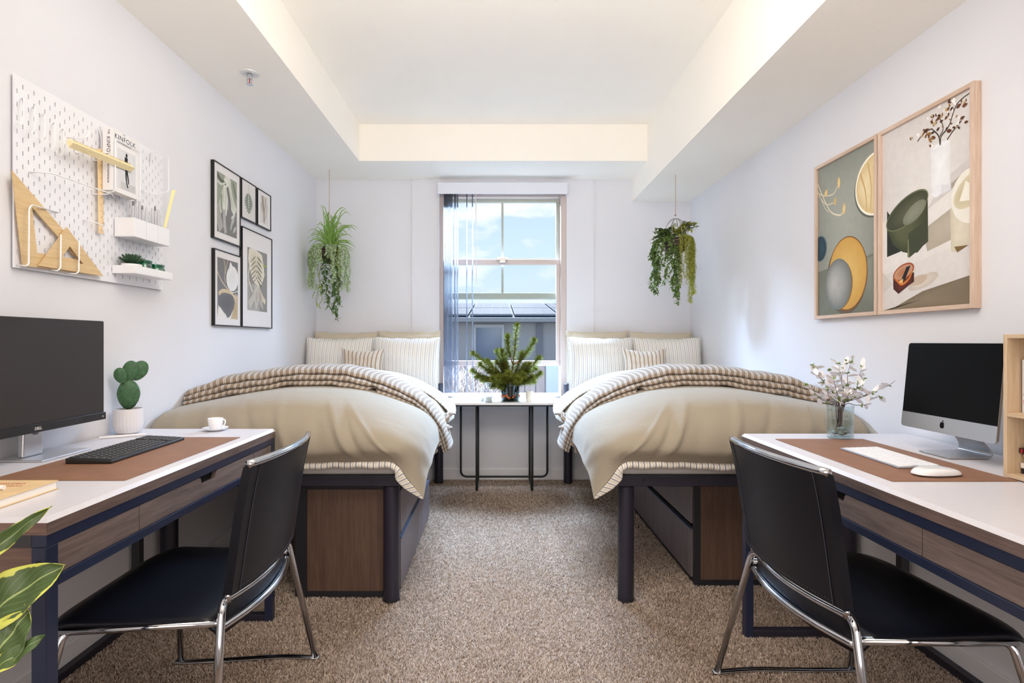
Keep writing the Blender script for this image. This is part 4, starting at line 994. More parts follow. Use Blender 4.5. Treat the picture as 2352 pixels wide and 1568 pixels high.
r1 += [(stroke([(.0, .90), (.10, .80), (.25, .68), (.42, .635), (.48, .655)], .010), (226, 216, 190), None), (stroke([(.0, .84), (.14, .80), (.30, .79), (.38, .83)], .008), (220, 210, 184), None), (stroke([(.02, .82), (.16, .74), (.3, .73)], .008), (216, 206, 180), None), (stroke([(.0, .85), (.14, .72), (.22, .68)], .008), (206, 198, 176), None),
       (ell(.16, .815, .032, .022, .4), (216, 180, 108), (236, 210, 150)), (ell(.40, .845, .024, .036, 0), (222, 186, 112), (240, 214, 156)), (ell(.33, .735, .020, .026, -.4), (214, 182, 116), None), (ell(.49, .665, .026, .036, -.3), (216, 184, 116), (240, 216, 160)),
       (ell(.05, .455, .13, .088, 0), (96, 112, 116), None), (ell(.045, .455, .115, .082, 0), (28, 52, 66), (44, 74, 88)),
       (ell(.52, .232, .34, .235, 0), (96, 90, 72), None), (ell(.54, .25, .335, .235, 0), (128, 78, 28), None), (ell(.54, .252, .322, .226, 0), (206, 158, 74), (226, 188, 110)),
       (ell(.40, .190, .24, .160, .0), (150, 104, 44), None), (ell(.385, .195, .235, .163, 0), (108, 128, 132), None), (ell(.382, .197, .228, .157, 0), (120, 122, 118), (190, 190, 186), (.30, .20))]
frame_right(2.179, 2.607, 1.206, 1.930, 'narrower-looking oak framed print of ochre, grey and cream plates, farther from the camera', r1)
r2 = [(R01, (214, 208, 204), (226, 222, 218), (.6, .6)), ([(0, .20), (0, .50), (1, .60), (1, .30)], (226, 221, 216), (232, 228, 224)),
      ([(.55, .50), (1, .60), (1, .685), (.72, .62)], (206, 200, 196), None), ([(.80, .565), (1, .60), (1, .645), (.80, .59)], (164, 154, 140), None),
      (stroke([(.69, .80), (.69, .57)], .20, .20), (230, 229, 230), (240, 240, 242)), (ell(.69, .80, .10, .012), (238, 238, 240), None), ([(.585, .57), (.70, .60), (.70, .555), (.64, .545)], (236, 236, 240), None), ([(.70, .60), (.80, .585), (.79, .56), (.70, .553)], (222, 221, 224), None),
      ([(.5, .40), (.82, .475), (.97, .48), (.97, .34), (.55, .285)], (176, 166, 148), (188, 178, 160)), ([(.0, .10), (.0, .22), (.14, .14)], (206, 200, 192), None),
      ([(.06, .56), (.06, .30), (.24, .315), (.24, .42)], (34, 36, 24), None),
      ([(.055, .50), (.07, .44), (.14, .36), (.26, .31), (.34, .295), (.44, .29), (.56, .345), (.555, .56)], (58, 62, 36), (88, 92, 58), (.22, .42)),
      ([(.33, .40), (.34, .27), (.56, .335), (.555, .45)], (60, 64, 40), None), (ell(.305, .525, .262, .078, .20), (104, 108, 76), None), (ell(.305, .525, .250, .070, .20), (58, 60, 38), (92, 94, 70), (.42, .52)), (ell(.40, .505, .14, .045, .25), (120, 122, 100), (136, 138, 118)),
      ([(.32, .275), (.325, .37), (.335, .37), (.345, .275)], (120, 122, 84), None),
      ([(.79, .47), (.80, .26), (.84, .255), (1, .29), (1, .5)], (206, 196, 172), (222, 214, 194)), ([(.83, .28), (.97, .275), (.86, .25)], (120, 96, 60), None), (ell(1.0, .505, .20, .13, .0), (238, 234, 222), (232, 228, 216)), (ell(1.0, .535, .18, .075, .25), (214, 204, 174), (196, 184, 150)), ([(.88, .49), (.94, .58), (1, .55), (1, .48)], (240, 236, 222), None),
      (ell(.50, .135, .17, .032, .15), (200, 190, 176), (216, 206, 192)), (ell(.45, .145, .10, .024, .1), (196, 176, 156), None),
      ([(.14, .185), (.145, .115), (.21, .085), (.34, .125), (.40, .14), (.40, .19)], (60, 22, 8), (110, 40, 12)), (ell(.27, .20, .132, .043, .15), (150, 70, 30), (200, 130, 90)), (ell(.27, .20, .115, .034, .15), (196, 150, 120), (176, 110, 70)),
      ([(.24, .155), (.31, .225), (.36, .23), (.29, .155)], (20, 14, 12), None), ([(.20, .15), (.27, .165), (.26, .14)], (226, 190, 120), None), (stroke([(.18, .165), (.25, .135), (.34, .16), (.38, .2)], .012), (210, 120, 40), None),
      ([(0, 0), (1, 0), (1, .135), (.5, .085), (.12, .005)], (120, 106, 84), (136, 122, 100)),
      (stroke([(.69, .80), (.67, .85), (.60, .90)], .012, .006), (60, 48, 40), None), (stroke([(.69, .80), (.70, .84), (.78, .875), (.86, .96), (1.02, .985)], .010, .005), (60, 48, 40), None), (stroke([(.68, .84), (.72, .88), (.66, .96)], .007), (60, 48, 40), None), (stroke([(.60, .90), (.52, .90), (.44, .87)], .006), (70, 56, 44), None), (stroke([(.76, .81), (.82, .84), (.90, .87)], .007), (70, 50, 36), None)]
rg = random.Random(9)
for (cx, cy, sx, sy, k) in ((.66, .95, .12, .035, 22), (.80, .945, .14, .045, 24), (.50, .885, .10, .03, 16), (.60, .88, .08, .03, 8), (.86, .86, .08, .02, 12), (.60, .835, .04, .02, 5)):
    for i in range(k):
        a = rg.uniform(0, 6.3); x, y = cx+rg.gauss(0, sx*.6), cy+rg.gauss(0, sy*.6); l = rg.uniform(.02, .055)
        c = rg.choice([(92, 48, 22), (150, 104, 50), (196, 168, 122), (112, 66, 34), (250, 246, 240), (64, 34, 20)])
        r2.append((leaf2(x, y, x+l*math.cos(a), y+l*.5*math.sin(a), l*.35, 5), c, None))
frame_right(1.734, 2.172, 1.206, 1.930, 'wider-looking oak framed print of an olive bowl, amber glass and white vase, nearer the camera', r2)

# ================================================================ pegboard
m_peg = M('pegboard_white', (234, 234, 238), .42); m_wire = M('white_wire', (238, 238, 240), .3)
PY0, PY1, PZ0, PZ1, PT = 1.618, 2.338, 1.320, 1.895, .005
pxw = XL+.007; pxf = pxw+PT
peg = thing('pegboard', 'large white pegboard with rows of oval slots on the left wall', 'pegboard', (XL, (PY0+PY1)/2, PZ0))
def pegboard():
    mb = MB(); cw, ch = .020, .040; nc = int(round((PY1-PY0)/cw)); nr = int(round((PZ1-PZ0-.015)/ch))
    slot = [(math.cos(a)*.0023, math.sin(a)*.0023+(.0052 if math.sin(a) > 0 else -.0052)) for a in [PI*(k+.5)/4 for k in range(8)]]
    def cell(y0, z0, y1, z1):
        yc, zc = (y0+y1)/2, (z0+z1)/2
        so = [(yc+a, zc+b) for a, b in slot]   # starts at upper right, ccw
        out = [(y1, zc), (y1, z1), (yc, z1), (y0, z1), (y0, zc), (y0, z0), (yc, z0), (y1, z0)]
        out = [(y1, zc+.006), (y1, z1), (y0, z1), (y0, zc+.006), (y0, zc-.006), (y0, z0), (y1, z0), (y1, zc-.006)]
        v = [(pxf, a, b) for a, b in out]+[(pxf, a, b) for a, b in so]+[(pxw, a, b) for a, b in so]
        f = [(i, (i+1) % 8, 8+(i+1) % 8, 8+i) for i in range(8)]+[(8+i, 8+(i+1) % 8, 16+(i+1) % 8, 16+i) for i in range(8)]
        mb.add(v, f)
    for c in range(nc):
        y0 = PY0+c*(PY1-PY0)/nc; y1 = PY0+(c+1)*(PY1-PY0)/nc; o = 0 if c % 2 else ch/2
        zb = PZ0+.0075; zt = PZ1-.0075; z = zb
        if o: mb.add([(pxf, y0, PZ0), (pxf, y1, PZ0), (pxf, y1, zb+o), (pxf, y0, zb+o)], [(0, 1, 2, 3)]); z = zb+o
        else: mb.add([(pxf, y0, PZ0), (pxf, y1, PZ0), (pxf, y1, zb), (pxf, y0, zb)], [(0, 1, 2, 3)])
        while z+ch <= zt+1e-6: cell(y0, z, y1, z+ch); z += ch
        mb.add([(pxf, y0, z), (pxf, y1, z), (pxf, y1, PZ1), (pxf, y0, PZ1)], [(0, 1, 2, 3)])
    v = [(pxf, PY0, PZ0), (pxf, PY1, PZ0), (pxf, PY1, PZ1), (pxf, PY0, PZ1), (pxw, PY0, PZ0), (pxw, PY1, PZ0), (pxw, PY1, PZ1), (pxw, PY0, PZ1)]
    mb.add(v, [(0, 4, 5, 1), (1, 5, 6, 2), (2, 6, 7, 3), (3, 7, 4, 0)])
    mb.build('slotted_board', m_peg, peg)
pegboard()
for yy in (PY0+.05, PY1-.05):
    for zz in (PZ0+.04, PZ1-.04): MB().lathe([(.008, 0), (.008, .007)], (0, 0, 0), 12).xform(Matrix.Translation((XL, yy, zz)) @ Matrix.Rotation(PI/2, 4, 'Y')).build('spacer', m_peg, peg)
def LW(px, py, x):
    """the spot on the plane x (parallel to the left wall) seen at a pixel: (y, z)"""
    y = x*F/(px-VX); return y, H-(py-VY)/F*y
def wire(name, pts, label, group=None, r=.0022, rad=.010, cat='hook'):
    mb = MB().tube(fillet(pts, rad, 4), r, 8)
    return single(name, mb, m_wire, label, cat, group, smooth=True)
def pp(px, py, out):
    x = pxf+out; y, z = LW(px, py, x); return (x, y, z)
# ---------------------------------------------------------------- things on the pegboard
m_setsq = WOOD('plywood', (200, 168, 120), (224, 196, 150), 'y', 7, .5); m_rul = WOOD('beech_rule', (224, 192, 140), (240, 212, 166), 'z', 7, .5)
def set_square(tri_px, out, label, hole=.36, t=.004):
    x = pxf+out; P = [LW(a, b, x) for a, b in tri_px]
    cy = sum(p[0] for p in P)/3; cz = sum(p[1] for p in P)/3
    Q = [(cy+(p[0]-cy)*hole, cz+(p[1]-cz)*hole) for p in P]
    mb = MB()
    for i in range(3):
        j = (i+1) % 3
        mb.prism([P[i], P[j], Q[j], Q[i]], x-t/2, x+t/2, 'x')
    return single('set_square', mb, m_setsq, label, 'set square', 'wooden set squares')
set_square([(27, 392), (52, 610), (236, 634)], .012, 'larger plywood set square with a long upright edge, hooked low on the pegboard', .50)
set_square([(153, 522), (88, 610), (236, 634)], .020, 'smaller plywood set square leaning in front of the larger one', .36)
def wire_u(px_l, px_r, top, bot, reach_px, label):
    """wide open hook: leaves the board, bends down, runs up in front"""
    return
hg = 'white wire hooks on the pegboard'
wire('wire_hook', [pp(133, 488, 0), pp(73, 470, .035), pp(67, 478, .036), pp(66, 606, .036), pp(60, 611, .035), pp(38, 608, 0)], 'white wire loop holding the larger set square', hg)
wire('wire_hook', [pp(140, 538, .036), pp(139, 615, .036), pp(132, 622, .035), pp(112, 618, 0)], 'white wire loop in front of the smaller set square, left one', hg)
wire('wire_hook', [pp(182, 552, .036), pp(181, 624, .036), pp(174, 629, .034), pp(150, 628, 0)], 'white wire loop in front of the smaller set square, right one', hg)
wire('wire_rail', [pp(66, 394, 0), pp(118, 397, .045), pp(258, 446, .045), pp(262, 455, 0)], 'long white wire rail across the middle of the pegboard', hg, cat='rail')
wire('wire_hook', [pp(189, 503, 0), pp(226, 513, .036), pp(238, 518, .036), pp(237, 530, .034)], 'short white wire hook below the upright ruler', hg)
wire('wire_hook', [pp(212, 368, 0), pp(256, 368, .040), pp(258, 358, .040)], 'white wire hook under the slanting ruler', hg)
wire('wire_hook', [pp(212, 446, 0), pp(250, 446, .038), pp(251, 438, .038)], 'white wire hook across the middle of the upright ruler', hg)
wire('wire_hook', [pp(172, 351, .0), pp(218, 350, .036), pp(272, 351, .05), pp(276, 343, .05)], 'white wire hook that the slanting ruler lies on', hg)
wire('wire_hook', [pp(153, 315, 0), pp(196, 317, .036), pp(204, 308, .036), pp(205, 298, .036)], 'small white wire hook above the slanting ruler', hg)
for k, (a, b) in enumerate(((52, 225), (78, 245), (101, 262), (124, 282), (145, 296))):
    wire('wire_hook', [pp(a, b, .0), pp(a+2, b, .02), pp(a+2, b+52, .024), pp(a-6, b+62, .024), pp(a-14, b+58, .022), pp(a-15, b+50, .022)], f'thin white wire hook high on the pegboard, {["first", "second", "third", "fourth", "fifth"][k]} from the left edge', hg, r=.0016)
# rulers
x = pxf+.016; P = [LW(224, 341, x), LW(236, 344, x), LW(237, 537, x), LW(227, 535, x)]
ru = thing('ruler', 'upright wooden ruler with drilled holes on the pegboard', 'ruler', (x, P[2][0], P[2][1]), group='wooden rulers')
MB().prism(P, x-.0015, x+.0015, 'x').build('blade', m_rul, ru)
hb = MB()
for k in range(13):
    t = (k+.5)/13; cy = (P[0][0]+P[1][0])/2*(1-t)+(P[2][0]+P[3][0])/2*t; cz = (P[0][1]+P[1][1])/2*(1-t)+(P[2][1]+P[3][1])/2*t
    hb.box(x+.0015, x+.0018, cy-.0012, cy+.0012, cz-.0016, cz+.0016); 
    for q in range(3): cc = cz-.012+q*.008; hb.box(x+.0015, x+.0018, cy+.006, cy+.010, cc-.0006, cc+.0006)
hb.build('markings', M('ruler_ink', (150, 98, 52), .7), ru, kind='stuff')
a = pp(157, 327, .060); b = pp(301, 386, .060)
d = (Vector(b)-Vector(a)); L_ = d.length; ang = math.atan2(d.z, d.y)
ru2 = thing('ruler', 'slanting triangular scale ruler resting on wire hooks over the pegboard', 'ruler', a, group='wooden rulers')
m_scale = M('scale_rule', (244, 226, 176), .5, var=.06, vscale=80)
mb = MB().prism([(0, -.016), (.016, 0), (0, .014), (-.006, 0)], 0, L_, 'y'); mb.xform(Matrix.Rotation(ang, 4, 'X')); mb.build('blade', m_scale, ru2, local=True, bevel=.001)
mk = MB()
for k in range(60): mk.box(.0005, .0012, .01+k*(L_-.02)/60, .0108+k*(L_-.02)/60, .006, .0125 if k % 5 else .0095)
mk.xform(Matrix.Translation((.0066, 0, 0)) @ Matrix.Rotation(ang, 4, 'X')); 
mk.build('graduations', M('scale_ink', (190, 150, 90), .7), ru2, local=True, kind='stuff')
# book in a wire holder, facing into the room and slightly open to the camera
bk = thing('book', 'white paperback with a dark standing figure on its cover, held on the pegboard', 'book', pp(282, 430, .05))
C = {}
xb = pxf+.048
def bp(px, py, out): return Vector(pp(px, py, out))
# cover plane: spine edge near the board corner, cover turned a little towards the camera
fl, fr, br_, tr_ = bp(258, 290, .040), bp(316, 324, .052), bp(316, 432, .052), bp(262, 412, .040)
sp0, sp1 = bp(236, 276, .016), bp(249, 413, .016)
spt, spb = sp0, sp1; cvt, cvb = Vector(fl), Vector(tr_)
m_paper = M('book_cover', (232, 230, 230), .5); m_page = M('pages', (240, 236, 228), .8)
tl = bp(249, 278, .052); bl_ = bp(262, 414, .052); trr = bp(317, 322, .052); brr = bp(318, 433, .052)
tl.x = bl_.x = trr.x = brr.x = pxf+.055
tlb, blb, trb, brb = [Vector((pxf+.020, p.y, p.z)) for p in (tl, bl_, trr, brr)]
# a straight box is truer: width along y, height along z, leaning slightly
yb0, yb1 = (tl.y+bl_.y)/2, (trr.y+brr.y)/2; zb0, zb1 = 1.642, 1.868
MB().box(pxf+.020, pxf+.055, yb0, yb0+.002, zb0, zb1).box(pxf+.053, pxf+.055, yb0+.002, yb1, zb0, zb1).box(pxf+.020, pxf+.022, yb0+.002, yb1, zb0, zb1).build('cover', m_paper, bk, bevel=.0006)
MB().box(pxf+.022, pxf+.053, yb0+.002, yb1-.003, zb0+.002, zb1-.002).build('pages', m_page, bk)
m_ink = M('book_ink', (24, 24, 26), .6); m_inkg = M('book_ink_grey', (120, 120, 120), .6)
ey = frame_mat((pxf+.0552, yb0+.012, zb1-.034), (0, 1, 0), (0, 0, 1), (1, 0, 0))
text_mesh('title', 'KINFOLK', .0255, m_ink, ey, bk, ext=.0001, spacing=1.12)
text_mesh('title', 'ENTREPRENEUR', .0085, m_inkg, frame_mat((pxf+.0552, yb0+.030, zb1-.046), (0, 1, 0), (0, 0, 1), (1, 0, 0)), bk, ext=.0001, spacing=1.2)
text_mesh('title', 'THE', .008, m_inkg, frame_mat((pxf+.0552, yb0+.055, zb1-.010), (0, 1, 0), (0, 0, 1), (1, 0, 0)), bk, ext=.0001)
text_mesh('spine_title', 'THE', .0095, m_ink, frame_mat((pxf+.040, yb0-.0004, zb1-.008), (0, 0, -1), (1, 0, 0), (0, -1, 0)), bk, ext=.0001)
text_mesh('spine_title', 'KINFOLK', .018, m_ink, frame_mat((pxf+.036, yb0-.0004, zb1-.034), (0, 0, -1), (1, 0, 0), (0, -1, 0)), bk, ext=.0001, spacing=1.1)
text_mesh('spine_title', 'ENTREPRENEUR', .0095, m_ink, frame_mat((pxf+.038, yb0-.0004, zb1-.132), (0, 0, -1), (1, 0, 0), (0, -1, 0)), bk, ext=.0001)
wc, hc = yb1-yb0, zb1-zb0
fig = [([(.18, .08), (.86, .08), (.86, .72), (.18, .72)], (214, 214, 216), None), ([(.30, .20), (.86, .20), (.86, .08), (.30, .08)], (196, 194, 194), None),
       (ell(.52, .655, .035, .034), (16, 16, 18), None), (stroke([(.51, .62), (.50, .5), (.53, .40)], .11, .12), (16, 16, 18), None), (stroke([(.52, .42), (.57, .30), (.60, .20)], .06, .035), (16, 16, 18), None), (stroke([(.50, .42), (.50, .30), (.545, .16), (.58, .14)], .06, .025), (16, 16, 18), None)]
print_mesh('cover_picture', fig, wc, hc, lambda u, v, e: (pxf+.0551+e, yb0+u, zb0+v), bk)
hy0, hy1 = yb0-.004, yb1+.003
hold = MB()
hold.tube(fillet([(pxf, hy0+.01, zb1-.0), (pxf+.012, hy0+.01, zb1-.03), (pxf+.012, hy0+.01, zb0-.006), (pxf+.062, hy0+.01, zb0-.006), (pxf+.062, hy0+.01, zb1-.04), (pxf+.062, hy1-.006, zb1-.04), (pxf+.062, hy1-.006, zb0-.006), (pxf+.012, hy1-.006, zb0-.006), (pxf+.012, hy1-.006, zb1-.03), (pxf, hy1-.006, zb1)], .014, 4), .0018, 8)
single('wire_holder', hold, m_wire, 'white wire holder around the paperback on the pegboard', 'holder', smooth=True)
hold2 = MB().tube(fillet([pp(343, 372, 0), pp(347, 345, .03), pp(387, 360, .045), pp(388, 440, .045), pp(349, 447, .03), pp(322, 437, 0)], .016, 4), .0018, 8)
single('wire_holder', hold2, m_wire, 'empty white wire holder right of the paperback', 'holder', smooth=True)
# three-part container box with pens
m_box = M('white_plastic', (236, 236, 238), .35)
ya, yb_ = LW(268, 520, pxf+.004)[0], LW(388, 540, pxf+.075)[0]
x0, x1 = pxf+.004, pxf+.078; z0, z1 = 1.468, 1.536
za = 1.492; zt_ = 1.563
y_a = 2.035; y_b = 2.257
cup_l = y_a
for k in range(3):
    a, b = y_a+k*(y_b-y_a)/3+.001, y_a+(k+1)*(y_b-y_a)/3-.001; t = .0025
    mb = MB().box(x0, x1, a, b, za, za+t).box(x0, x0+t, a, b, za+t, zt_).box(x1-t, x1, a, b, za+t, zt_).box(x0+t, x1-t, a, a+t, za+t, zt_).box(x0+t, x1-t, b-t, b, za+t, zt_)
    single('container', mb, m_box, f'white plastic storage cup on the pegboard, {["left", "middle", "right"][k]} of three', 'container', 'storage cups on the pegboard', bevel=.0012)
rg = random.Random(3)
m_pen = M('grey_pen', (196, 196, 202), .35); m_pen2 = M('yellow_rule', (250, 236, 170), .5)
for k, (px, top) in enumerate(((306, 462), (313, 458), (321, 461), (327, 472), (336, 478), (349, 478), (356, 474), (363, 482), (371, 484))):
    q = Vector(pp(px, top, .040)); b_ = Vector((q.x+rg.uniform(-.008, .008), q.y+rg.uniform(-.006, .006), za+.004))
    kk = min(2, int((b_.y-y_a)/((y_b-y_a)/3))); lo = y_a+kk*(y_b-y_a)/3+.008; hi = y_a+(kk+1)*(y_b-y_a)/3-.008
    b_.y = min(max(b_.y, lo), hi); q.y = min(max(q.y, lo), hi)
    p = thing('pen', f'slim grey pen standing in the storage cups, {["first", "second", "third", "fourth", "fifth", "sixth", "seventh", "eighth", "ninth"][k]} from the left', 'pen', b_, group='grey pens in the storage cups')
    MB().tube([b_, b_.lerp(q, .88)], .0042, 10).build('barrel', m_pen, p, smooth=False, auto=True); MB().tube([b_.lerp(q, .88), q], [.0042, .0028], 10).build('cap', m_inkg if k % 3 == 0 else m_pen, p, auto=True)
q = Vector(pp(399, 437, .052)); b_ = Vector(pp(378, 520, .046)); b_.z = za+.004; b_.y = min(b_.y, y_b-.010)
mb = MB().tube([b_, b_.lerp(q, .78), q], [.005, .006, .007], 4, flat=(1.3, .5)); single('short_ruler', mb, m_pen2, 'pale yellow ruler sticking out of the right storage cup', 'ruler')
# small shelf with succulent and two jars
sy0, sy1 = 2.028, 2.262; sx0, sx1 = pxf+.001, pxf+.088; sz0, sz1 = 1.354, 1.384
sh_ = MB().box(sx0, sx1, sy0, sy1, sz0, sz0+.004).box(sx1-.003, sx1, sy0, sy1, sz0+.004, sz1).box(sx0, sx0+.003, sy0, sy1, sz0+.004, sz1).box(sx0+.003, sx1-.003, sy0, sy0+.003, sz0+.004, sz1).box(sx0+.003, sx1-.003, sy1-.003, sy1, sz0+.004, sz1)
single('tray_shelf', sh_, m_box, 'small white tray shelf at the bottom right of the pegboard', 'shelf', bevel=.001)
def leaf3d(mb, base, d, up, L_, w, curl=.3, n=5, th=0.0, fold=.15, m=4):
    """pointed leaf surface; d direction, up normal"""
    base = Vector(base); d = Vector(d).normalized(); up = Vector(up); s_ = d.cross(up).normalized(); up = s_.cross(d).normalized(); rows = []
    for i in range(n+1):
        t = i/n; ww = w/2*max(.04, math.sin(PI*min(1, t*.92+.06))**.8); c = base+d*(L_*t)-up*(curl*L_*t*t)
        rows.append([tuple(c+s_*(ww*(2*k/m-1))+up*(fold*ww*abs(2*k/m-1))) for k in range(m+1)])
    mb.grid(rows)
suc = thing('succulent', 'dark green rosette succulent in a white bowl on the tray shelf', 'plant', (pxf+.046, 2.070, sz0+.004))
c0 = Vector((pxf+.046, 2.070, sz0+.004))
MB().lathe([(.026, 0), (.033, .006), (.035, .034), (.0325, .034), (.031, .010)], c0, 28, cap1=True).build('bowl', M('white_glaze', (238, 236, 236), .25), suc, auto=True)
MB().lathe([(.031, .030), (.0, .033)], c0, 20, cap1=False).build('soil', M('soil', (40, 32, 26), .95), suc)
lf = MB()
for ring, (nn, el, ll) in enumerate(((12, .35, .044), (12, .7, .044), (10, 1.0, .042), (8, 1.25, .038), (5, 1.45, .032))):
    for k in range(nn):
        a = 2*PI*(k+.5*(ring % 2))/nn+ring*.2; dv_ = Vector((math.cos(a)*math.cos(el), math.sin(a)*math.cos(el), math.sin(el)))
        leaf3d(lf, c0+Vector((math.cos(a)*.006, math.sin(a)*.006, .032)), dv_, (0, 0, 1) if el < 1.3 else (1, 0, 0), ll, .015, curl=-.25, n=4, fold=.5)
lf.build('leaves', M('succulent_leaf', (52, 84, 56), .45, var=.35, vscale=60), suc, smooth=True, solid=.003)
def jar(y, r, h, label):
    j = thing('glass_jar', label, 'jar', (pxf+.044, y, sz0+.004), group='green glass jars'); c = (pxf+.044, y, sz0+.004)
    MB().lathe([(r*.92, 0), (r, .004), (r, h*.70), (r*.90, h*.80), (r*.86, h*.84), (r*.93, h*.87), (r*.93, h), (r*.88, h), (r*.86, h*.84), (r*.95, h*.68), (r*.95, .006), (0.0, .005)], c, 32, cap1=False).build('body', GLASS('green_glass', (110, 205, 180), refl=.12), j, auto=True)
    MB().lathe([(r*.97, h*.96), (r*1.0, h*.97), (r*1.0, h+.002), (r*.9, h+.004), (0, h+.004)], c, 32, cap1=False).build('lid', GLASS('green_glass_lid', (130, 215, 195), refl=.15), j, auto=True)
    MB().lathe([(r*.90, .007), (r*.90, h*.55), (0, h*.55)], c, 24, cap1=False).build('contents', M('jar_green', (70, 165, 140), .5, var=.15, vscale=80), j, smooth=True)
jar(2.143, .030, .056, 'squat green glass jar on the tray shelf, beside the succulent'); jar(2.219, .033, .050, 'squat green glass jar at the far end of the tray shelf')

# ---------------------------------------------------------------- sprinkler on the left soffit
sc_ = (-1.194, 2.63, ZS)
sp = thing('fire_sprinkler', 'small white and chrome fire sprinkler on the left soffit', 'sprinkler', sc_)
m_sp = M('sprinkler_white', (226, 226, 226), .3, .2)
MB().lathe([(.044, 0), (.043, -.003), (.030, -.007), (.028, -.004), (.014, -.004)][::-1], sc_, 32).build('escutcheon', m_sp, sp, auto=True)
MB().lathe([(.011, -.030), (.012, -.012), (.014, -.003)], sc_, 20).build('body', m_chrome, sp, auto=True)
for s_ in (-1, 1): MB().tube([(sc_[0]+s_*.010, sc_[1], ZS-.02), (sc_[0]+s_*.013, sc_[1], ZS-.035), (sc_[0]+s_*.003, sc_[1], ZS-.052)], .002, 6).build('yoke_arm', m_chrome, sp)
MB().tube([(sc_[0], sc_[1], ZS-.03), (sc_[0], sc_[1], ZS-.052)], .0025, 8).build('bulb', M('red_bulb', (190, 40, 30), .2), sp)
MB().lathe([(.016, -.055), (.016, -.0535), (.004, -.052)], sc_, 24).build('deflector', m_chrome, sp)
# ================================================================ console table at the window
m_twhite = M('table_top_white', (240, 238, 236), .22, var=.01); m_tfr = M('table_frame', (34, 34, 34), .45, .3)
tb = thing('console_table', 'slim white-topped table on black looped legs beneath the window', 'table', (.053, 4.15, 0))
ZT = .655; tx0, tx1, ty0, ty1 = -.372, .478, 3.955, 4.325
def rrect(x0, x1, y0, y1, r, n=6):
    out = []
    for cx_, cy_, a in ((x1-r, y0+r, -90), (x1-r, y1-r, 0), (x0+r, y1-r, 90), (x0+r, y0+r, 180)):
        for k in range(n+1): t = math.radians(a+90*k/n); out.append((cx_+r*math.cos(t), cy_+r*math.sin(t)))
    return out
MB().prism(rrect(tx0, tx1, ty0, ty1, .055), ZT-.016, ZT, 'z').build('tabletop', m_twhite, tb, bevel=.0015)
MB().prism(rrect(tx0+.004, tx1-.004, ty0+.004, ty1-.004, .052), ZT-.027, ZT-.0165, 'z').build('apron', m_tfr, tb)
r = .0075; w = .333; ym = 4.20
MB().tube(fillet([(.053-w, ym, ZT-.02), (.053-w, ym, .060), (.053+w, ym, .060), (.053+w, ym, ZT-.02)], .05, 8), r*1.1, 10).build('wide_loop', m_tfr, tb, smooth=True)
for s_ in (-1, 1):
    x = .053+s_*.203
    MB().tube(fillet([(x, 3.985, ZT-.02), (x, 3.985, .010), (x-s_*.0, 4.30, .010), (x, 4.30, ZT-.02)], .03, 6), r*1.1, 10).build('side_loop', m_tfr, tb, smooth=True)

# pine branches in a dark glass vase
vc = (PX(1172, 0, 4.09)[0], 4.09, ZT)
pv = thing('pine_arrangement', 'bushy green pine branches in a dark glass vase on the white table', 'plant', vc)
MB().lathe([(.062, 0), (.070, .004), (.070, .125), (.066, .145), (.069, .160), (.066, .160), (.062, .145), (.066, .123), (.066, .006)], vc, 36, cap1=False).build('vase', GLASS('smoky_green_glass', (150, 170, 156), refl=.04), pv, auto=True)
MB().lathe([(.0655, .005), (.0655, .112), (0, .112)], vc, 30, cap1=False).build('water', M('dark_contents', (30, 30, 24), .5, var=.5, vscale=40, spec=.2), pv, auto=True)
mb = MB(); rg = random.Random(2)
for k in range(26):
    a = -PI/2+rg.gauss(0, .9); mb.ball((vc[0]+.064*math.cos(a), vc[1]+.064*math.sin(a), ZT+rg.uniform(.015, .05)), rg.uniform(.006, .013), 7, 5, (1, 1, .6))
mb.build('amber_pebbles', M('amber', (190, 96, 30), .35, var=.4, vscale=60), pv, smooth=True, kind='stuff')
m_ndl = M('pine_needle', (112, 116, 44), .9, var=.4, vscale=70, spec=.08); m_bark = M('pine_bark', (156, 92, 58), .8)
def pine(tip, base, bow, side=()):
    base = Vector(base); tip = Vector(tip); mid = (base+tip)/2+Vector(bow)
    P = [base*(1-t)**2+mid*2*t*(1-t)+tip*t*t for t in [i/14 for i in range(15)]]
    mb = MB().tube(P, [.0042-.0028*i/14 for i in range(15)], 6); n0 = len(mb.f)
    def needles(a, b, k, Ln):
        d = (b-a).normalized(); u = d.orthogonal().normalized(); v = d.cross(u)
        for i in range(k):
            t = i/k; p = a.lerp(b, t+rg.uniform(0, 1/k)); an = rg.uniform(0, 2*PI)
            o = (u*math.cos(an)+v*math.sin(an)); q = (o*rg.uniform(.9, 1.3)+d*rg.uniform(.4, .9)).normalized(); L_ = Ln*rg.uniform(.7, 1.1); w_ = q.cross(d).normalized()*.0014
            mb.add([p-w_, p+w_, p+q*L_*.6+w_*.9, p+q*L_*.6-w_*.9, p+q*L_-o*.002], [(0, 1, 2, 3), (3, 2, 4)])
    for i in range(3, 14): needles(P[i], P[i+1], 62, .050)
    d = (P[-1]-P[-2]).normalized()
    for i in range(90):
        q = (d*rg.uniform(.2, 1.2)+Vector((rg.gauss(0, .6), rg.gauss(0, .6), rg.gauss(0, .6)))).normalized(); w_ = q.orthogonal().normalized()*.0011; p = P[-1]; L_ = .040*rg.uniform(.6, 1.1)
        mb.add([p-w_, p+w_, p+q*L_*.6+w_, p+q*L_*.6-w_, p+q*L_], [(0, 1, 2, 3), (3, 2, 4)])
    o = mb.build('branch', [m_bark, m_ndl], pv)
    mi = [0]*n0+[1]*(len(mb.f)-n0); o.data.polygons.foreach_set('material_index', mi)
vb = (vc[0], vc[1], ZT+.13)
Pt = lambda px, py, dy: PX(px, py, 4.09+dy)
j = Pt(1185, 838, -.02)
